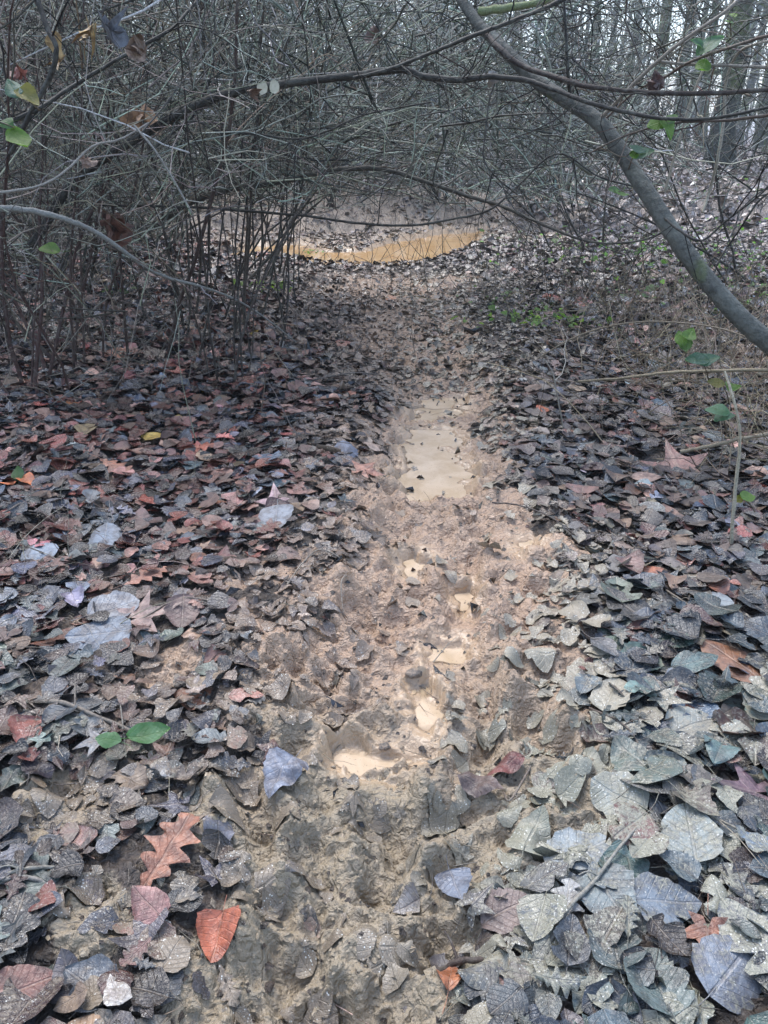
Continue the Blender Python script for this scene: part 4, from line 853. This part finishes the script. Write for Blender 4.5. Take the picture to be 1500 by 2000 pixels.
TR = [(1292, 19.5, .55, (.00, 0), 'thick dark trunk at upper right, left of the mossy one', (.055, .06, .052)), (1418, 18.5, .62, (.005, 0), 'thick mossy green trunk near the right edge', MOS), (1447, 22, .34, (.10, 0), 'grey trunk leaning right beside the mossy one', (.13, .14, .135)),
 (1165, 27, .42, (.0, 0), 'greenish trunk behind the curve of the leaning trunk', MOS), (1203, 24, .30, (.01, 0), 'slim trunk just right of the greenish one', (.10, .11, .09)), (1250, 31, .34, (-.01, 0), 'slim trunk left of the thick dark one', (.10, .11, .09)), (1350, 29, .40, (.0, 0), 'trunk between the thick dark one and the mossy one', (.12, .13, .11)),
 (1385, 34, .3, (.02, 0), 'thin far trunk just left of the mossy one', (.13, .14, .13)), (1485, 26, .5, (-.01, 0), 'trunk at the very right edge', (.09, .1, .08)), (1120, 30, .3, (.02, 0), 'thin trunk left of the greenish one', (.13, .14, .12)), (1070, 26, .26, (-.02, 0), 'thin trunk behind the top of the leaning trunk', (.11, .12, .09)),
 (1025, 34, .4, (.01, 0), 'far trunk above the mossy branch stub', (.13, .14, .12)), (930, 30, .35, (.0, 0), 'far trunk left of the leaning trunk tip', (.12, .13, .11)), (830, 33, .38, (.02, 0), 'far trunk right of the top centre', (.12, .13, .11)), (720, 30, .3, (-.02, 0), 'far trunk at the top centre', (.12, .13, .11)),
 (600, 27, .35, (.01, 0), 'far trunk above the bracket fungus', (.11, .12, .10)), (480, 31, .4, (0, 0), 'far trunk behind the thicket left of centre', (.11, .12, .10)), (350, 26, .32, (.02, 0), 'far trunk behind the thicket at the left', (.11, .12, .1)), (220, 29, .4, (-.02, 0), 'far trunk behind the hanging brown leaf', (.11, .12, .1)), (70, 25, .36, (.0, 0), 'far trunk near the top left corner', (.1, .11, .09)),
 (1560, 21, .4, (-.03, 0), 'trunk just past the right edge', (.1, .11, .09)), (1315, 38, .35, (0, 0), 'farthest grey trunk right of the thick dark one', (.15, .16, .15)), (1225, 40, .35, (.01, 0), 'farthest grey trunk between the two slim ones', (.15, .16, .15))]
for k, q in enumerate(TR): tree(*q[:4], q[4], q[5], seed=500 + k)
# far wood: too many and too far to count
r = np.random.default_rng(900)
def wood(n, d0, d1, rr, h, K, tilt, col, seed):
    r = np.random.default_rng(seed); a = r.uniform(R(-42), R(42), n); d = r.uniform(d0, d1, n); x = d * np.tan(a); z = H(x, d, False)
    p = grow(np.stack([x, d, z - .2], 1), np.stack([r.normal(0, tilt, n), r.normal(0, tilt, n), np.ones(n)], 1), np.full(n, h) * r.uniform(.5, 1.2, n), K, .05 + tilt * .3, .0, r)
    V, F, i = tubes(p, np.linspace(1, .4, K)[None] * rr * r.lognormal(0, .4, (n, 1)), 4 if rr > .04 else 3)
    cc = np.array(col)[None] * r.lognormal(0, .25, (n, 1)) * (1 + r.normal(0, .04, (n, 3))); return V, F, cc[i], p
w1 = wood(230, 36, 85, .13, 14, 8, .05, (.20, .22, .215), 1); w2 = wood(900, 22, 45, .022, 4.0, 7, .2, (.22, .235, .225), 2)
b1 = sprout(w1[3], 3000, 5, 1.5, 4.5, .2, .03, .9, .02); b2 = sprout(w2[3], 3000, 5, .5, 1.7, .25, 0, .9, .1)
def tb_(p, rr, col, r=r):
    V, F, i = tubes(p, np.linspace(1, .4, p.shape[1])[None] * rr * r.lognormal(0, .3, (len(p), 1)), 3); return V, F, (np.array(col)[None] * r.lognormal(0, .25, (len(p), 1)))[i]
join_link('far_wood', [w1[:3], w2[:3], tb_(b1, .035, (.2, .22, .21)), tb_(b2, .014, (.22, .23, .21))], kind='stuff', label='far grey wood of bare trunks and brush', mat=M_FAR)

# damp air: one closed box round the whole place
hm = bpy.data.materials.new('damp_air'); hm.use_nodes = True; hn = hm.node_tree; hn.nodes.clear()
pv = hn.nodes.new('ShaderNodeVolumePrincipled'); pv.inputs['Density'].default_value = .0022; pv.inputs['Color'].default_value = (.86, .93, 1, 1); pv.inputs['Anisotropy'].default_value = .2
ho = hn.nodes.new('ShaderNodeOutputMaterial'); hn.links.new(pv.outputs[0], ho.inputs['Volume'])
hb = np.array([[x, y, z] for z in (-4., 32.) for y in (-90., 520.) for x in (-640., 640.)])
hf = np.array([[0, 2, 3, 1], [4, 5, 7, 6], [0, 1, 5, 4], [2, 6, 7, 3], [0, 4, 6, 2], [1, 3, 7, 5]])
link('haze', mesh_np('haze', hb, hf, hm, smooth=False), kind='stuff')
# ------------------------------------------------------------------ living leaves on sprigs
def sprig(label, leaves, stem, cat='plant', name='leafy_sprig', col=(.10, .07, .04)):
    """leaves: px, py, depth, size px, yaw in the picture plane (deg), colour"""
    pts = PP(stem); t = thing(name, label, cat, pts[0])
    branch_part('stem', pts, .0028, .0018, col, t, sides=5)
    for k, (px, py, d, sp, yaw, c) in enumerate(leaves):
        r = np.random.default_rng(int(px * 7 + py)); V, F, uv = templ('oval' if k % 2 == 0 else 'poplar', 0, r, 0)
        V = V * np.array([1.25 if k % 2 == 0 else .85, 1, .6]); s = sp * d / FPX
        nrm = unit(np.array([r.normal(0, .3), -.55 + r.normal(0, .2), .8])); a = R(yaw); tdir = math.cos(a) * RT + math.sin(a) * UP
        tdir = unit(tdir - nrm * (tdir @ nrm)); Rm = np.stack([np.cross(tdir, nrm), tdir, nrm], -1)
        n = len(V); W = (V @ Rm.T) * s + P(px, py, d) - pts[0]
        link('leaf', mesh_np('leaf', W, F, M_GREEN, {'col': np.tile(c, (n, 1)), 'prm': np.tile([0, r.random(), .5], (n, 1))}, uv), t)
YG = (.13, .24, .035); BG = (.09, .18, .135); MG = (.07, .16, .04); YB = (.22, .19, .04)
sprig('bright yellow-green leaf pair hanging at upper right beside the leaning trunk', [(1283, 240, 2.95, 42, 200, YG), (1303, 250, 2.95, 52, -80, YG), (1310, 232, 2.96, 30, 20, MG)], [(1340, 238, 3.), (1315, 232, 2.97), (1290, 232, 2.95)])
sprig('blue-green leaf trio on the leaning trunk below the yellow-green pair', [(1243, 292, 3.05, 34, 150, BG), (1258, 300, 3.05, 40, -10, BG), (1238, 303, 3.05, 26, -120, YG)], [(1228, 330, 3.18), (1235, 310, 3.1), (1245, 298, 3.05)])
sprig('large blue-green leaf with yellow tip at upper right', [(1388, 88, 2.95, 56, 20, BG), (1372, 132, 2.95, 42, -110, YG), (1362, 85, 2.96, 30, 160, BG)], [(1410, 95, 2.97), (1392, 105, 2.95), (1375, 112, 2.95)])
sprig('small green leaf near the top edge at right', [(1424, 42, 3.1, 26, 60, YG), (1430, 30, 3.1, 18, 120, YG)], [(1428, 70, 3.15), (1427, 50, 3.12), (1425, 40, 3.1)])
sprig('green leaves at the left edge, the lower ones yellow-green', [(38, 272, 2.5, 62, -60, YG), (8, 240, 2.5, 34, 190, MG)], [(-20, 232, 2.5), (5, 240, 2.5), (30, 250, 2.5)])
sprig('blue-green and yellow leaf pair high at the left edge', [(25, 172, 2.5, 48, 120, BG), (58, 192, 2.5, 52, -45, YB)], [(78, 215, 2.5), (60, 200, 2.5), (40, 180, 2.5)])
sprig('single green leaf over the slanting grey branch at left', [(95, 487, 3.2, 42, 170, YG)], [(120, 505, 3.25), (108, 495, 3.2), (100, 488, 3.2)])
sprig('bramble leaves in bright green under the leaning trunk at right', [(1330, 660, 3.3, 34, 100, YG), (1348, 652, 3.3, 34, 60, YG), (1340, 675, 3.3, 34, -90, MG)], [(1345, 725, 3.45), (1340, 695, 3.4), (1337, 668, 3.3)], name='bramble_sprig')
sprig('blue-green leaf pair just below the bright bramble leaves', [(1360, 704, 3.2, 46, 180, BG), (1384, 702, 3.2, 46, 10, BG)], [(1385, 745, 3.35), (1378, 720, 3.3), (1370, 705, 3.2)], name='bramble_sprig')
sprig('dark green leaf pair beside the pale standing stalk', [(1400, 800, 3.05, 46, 150, (.12, .24, .14)), (1418, 812, 3.05, 44, -50, BG)], [(1420, 850, 3.1), (1415, 825, 3.08), (1408, 805, 3.05)], name='bramble_sprig')
sprig('yellow-green leaf pair above the dark green pair at right', [(1398, 748, 3.2, 34, 170, YB), (1432, 755, 3.2, 32, 0, YG)], [(1425, 790, 3.3), (1420, 770, 3.25), (1412, 752, 3.2)], name='bramble_sprig')
sprig('green leaves left of the leaning trunk above the forest floor', [(1200, 372, 3.6, 28, 180, MG), (1215, 378, 3.6, 28, -20, YG)], [(1235, 372, 3.6), (1222, 372, 3.6), (1208, 374, 3.6)])
sprig('yellow-green leaf on the ground at the right edge', [(1460, 970, 2.75, 36, 10, YG), (1440, 975, 2.75, 22, 190, YB)], [(1475, 1000, 2.75), (1465, 985, 2.75), (1452, 975, 2.75)], name='bramble_sprig')
sprig('green leaf at the foot of the shrubs near the left edge', [(35, 925, 3.0, 34, 100, MG)], [(40, 960, 3.05), (38, 945, 3.02), (36, 930, 3.)])
# dead leaves caught in the branches
def caught(label, px, py, d, sp, col, seed, n=3):
    c = P(px, py, d); t = thing('caught_leaf', label, 'leaf', c)
    for k in range(n):
        r = np.random.default_rng(seed * 10 + k); V, F, uv = templ(['poplar', 'maple', 'oval'][k % 3], 0, r, .3); V[:, 2] *= 2.2
        nrm = unit(r.normal(0, 1, 3) + [0, -.8, .1]); td = unit(np.cross(nrm, r.normal(0, .4, 3) + [1, 0, .2])); Rm = np.stack([np.cross(td, nrm), td, nrm], -1)
        W = (V @ Rm.T) * sp * d / FPX + r.normal(0, .012, 3)
        nn = len(V); link('leaf_blade', mesh_np('leaf_blade', W, F, M_LEAF, {'col': np.tile(np.array(col) * r.uniform(.7, 1.3), (nn, 1)), 'prm': np.tile([0, r.random(), .2], (nn, 1))}, uv), t)
caught('tan dead leaf clump hanging on the arching branch at left', 276, 228, 3.6, 52, (.36, .20, .10), 1)
caught('yellow-brown dead leaf hanging near the top left', 183, 70, 2.8, 50, (.50, .32, .10), 2, 2)
caught('yellow-tan dead leaf below the one near the top left', 103, 110, 2.7, 48, (.50, .34, .14), 3, 2)
caught('dark grey curled leaf near the top left', 215, 68, 2.8, 60, (.10, .11, .13), 4, 2)
caught('brown dead leaves in the fork of twigs at top left', 262, 78, 2.9, 48, (.25, .17, .12), 5)
caught('reddish brown leaf clump in the shrub above the slanting branch', 216, 438, 3.9, 62, (.20, .085, .055), 6, 4)
caught('brown dead leaf under the fungus on the arching branch', 495, 187, 3.4, 28, (.36, .22, .15), 7, 1)
caught('pale grey scrap of leaf on the branch left of the leaning trunk', 965, 152, 3.25, 30, (.4, .38, .34), 8, 1)
caught('red-brown leaf in the shrub near the left edge', 35, 145, 2.8, 34, (.30, .09, .06), 9, 2)
caught('small brown leaf clump on the crossing twigs at upper right', 1288, 150, 3.05, 38, (.11, .05, .045), 10, 2)
caught('pinkish dead leaf high in the thicket at centre', 735, 65, 4.2, 36, (.34, .24, .2), 11, 2)
caught('brown leaf on the twigs by the bent pale twig at left', 168, 310, 3., 30, (.3, .2, .15), 12, 2)

# ------------------------------------------------------------------ low green growth and dry stalks on the right
r = np.random.default_rng(77)
def plants(cx, cy, rx, ry, n, size, cols, seed):
    r = np.random.default_rng(seed); x0, y0 = G(cx, cy); x = x0 + r.normal(0, rx, n); y = y0 + r.normal(0, ry, n); z = H(x, y)
    tp = [templ('round', 2, r), templ('oval', 2, r)]; n = int(n); nn = unit(r.normal(0, .45, (n, 3)) + [0, -.2, 1]); col = np.array(cols)[r.integers(0, len(cols), n)] * r.lognormal(0, .25, (n, 1))
    return merge(tp, r.integers(0, 2, n), np.stack([x, y, z + r.uniform(.01, .07, n)], 1), frames(nn, r.uniform(0, 6.28, n)), size * r.lognormal(0, .25, n), col, np.stack([0 * x, r.random(n), .4 + 0 * x], -1))
PL = [plants(*a) for a in [(1400, 485, 1.1, 1.1, 520, .05, [(.14, .28, .07), (.2, .36, .12)], 1), (1290, 525, .7, .6, 150, .05, [(.16, .30, .08)], 2), (1060, 628, .22, .18, 90, .045, [(.15, .25, .06), (.2, .3, .1)], 3), (1170, 500, .6, .7, 90, .05, [(.16, .27, .09)], 4), (1000, 590, .25, .2, 30, .04, [(.16, .27, .09)], 5),
    (1450, 590, .4, .4, 130, .05, [(.18, .32, .12)], 6), (590, 487, .12, .06, 60, .05, [(.12, .24, .05)], 7), (520, 570, .15, .1, 26, .05, [(.2, .3, .06)], 8), (1230, 575, .25, .2, 24, .06, [(.12, .26, .08)], 9), (240, 590, .1, .1, 12, .06, [(.08, .16, .05)], 10), (690, 390, .5, .6, 60, .06, [(.13, .2, .06)], 11), (1330, 400, 1.5, 1.5, 120, .06, [(.16, .27, .09)], 12)]]
off = 0; A = [[], [], [], [], []]
for V, F, uv, c, p in PL:
    for k, q in enumerate((V, F + off, uv, c, p)): A[k].append(q)
    off += len(V)
A = [np.concatenate(q) for q in A]
link('ground_plants', mesh_np('ground_plants', A[0], A[1], M_GREEN, {'col': A[3], 'prm': A[4]}, A[2]), kind='stuff', label='small green seedlings and ivy scattered among the leaves')
def stalks(n, f, L, r0, col, seed, up=.6, K=6, wig=.16, grav=-.08):
    r = np.random.default_rng(seed); xy = f(r, n); z = H(xy[:, 0], xy[:, 1])
    p = grow(np.column_stack([xy, z]), np.column_stack([r.normal(0, 1, n), r.normal(0, .6, n), np.abs(r.normal(up, .4, n))]), r.uniform(L * .4, L * 1.3, n), K, wig, grav, r)
    p[:, :, 2] = np.maximum(p[:, :, 2], z[:, None] + .005)
    V, F, i = tubes(p, np.linspace(1, .4, K)[None] * r0 * r.lognormal(0, .3, (n, 1)), 3); return V, F, np.clip(np.array(col)[None] * r.lognormal(0, .35, (n, 1)) * (1 + r.normal(0, .05, (n, 3))), .01, .7)[i]
def blob(px, py, sx_, sy_):
    def f(r, n):
        x, y = G(px, py); return np.column_stack([r.normal(x, sx_, n), r.normal(y, sy_, n)])
    return f
# clods and crumbs of clay on the trodden mud
def clods(n, seed):
    r = np.random.default_rng(seed); y = r.uniform(.5, 5.5, n) ; x = r.uniform(-1, 1, n) * (.45 + .52 * y); m = mudmask(x, y); k = (r.random(n) < m * 1.1 * np.minimum(1, 2.5 / y)) & (watermask(x, y) > -.005); x, y = x[k], y[k]; n = len(x)
    o = np.array([[1, 0, 0], [0, 1, 0], [-1, 0, 0], [0, -1, 0], [.2, .1, .9]]); F = np.array([[0, 1, 4], [1, 2, 4], [2, 3, 4], [3, 0, 4]])
    s = .0045 * r.lognormal(0, .5, n); a = r.uniform(0, 6.28, n); V = o[None] * r.uniform(.6, 1.5, (n, 5, 3)) * s[:, None, None]
    ca, sa = np.cos(a)[:, None], np.sin(a)[:, None]; V = np.stack([V[..., 0] * ca - V[..., 1] * sa, V[..., 0] * sa + V[..., 1] * ca, V[..., 2] * .9], -1) + np.stack([x, y, H(x, y) - s * .1], 1)[:, None]
    m5 = np.repeat(np.where(r.random(n) < .8, 1., .0), 5); p = np.stack([m5, .5 + 0 * m5, 0 * m5, 0 * m5], 1)
    return mesh_np('mud_clods', V.reshape(-1, 3), (F[None] + (np.arange(n) * 5)[:, None, None]).reshape(-1, 3), M_GROUND, {'prm': p})
link('mud_clods', clods(20000, 5), kind='stuff', label='crumbs and clods of trodden clay')
join_link('dry_stalks', [stalks(800, blob(1440, 760, .42, .6), .6, .0026, (.27, .21, .14), 1, .35), stalks(620, blob(1370, 620, .7, .8), .6, .0028, (.24, .19, .13), 2, .6), stalks(110, blob(1480, 900, .22, .25), .4, .002, (.25, .18, .12), 3, .3),
    stalks(240, blob(1100, 560, .9, .9), .45, .0028, (.11, .09, .07), 4, 1.6, grav=0), stalks(420, blob(160, 690, .8, .8), .5, .0024, (.19, .16, .13), 5, .9), stalks(120, blob(60, 1150, .16, .3), .22, .0015, (.24, .2, .16), 6, .5), stalks(36, blob(700, 525, 1.2, .3), .35, .003, (.09, .07, .06), 7, 1.8, grav=0), stalks(500, blob(1250, 430, 3, 3), .7, .004, (.13, .11, .09), 8, 2, grav=0),
    stalks(260, lambda r, n: np.column_stack([r.uniform(-1.0, 1.1, n), r.uniform(.7, 3, n)]), .09, .0011, (.26, .21, .16), 9, .1, 4)],
    kind='stuff', label='dry grass stalks and bramble canes among the leaves')
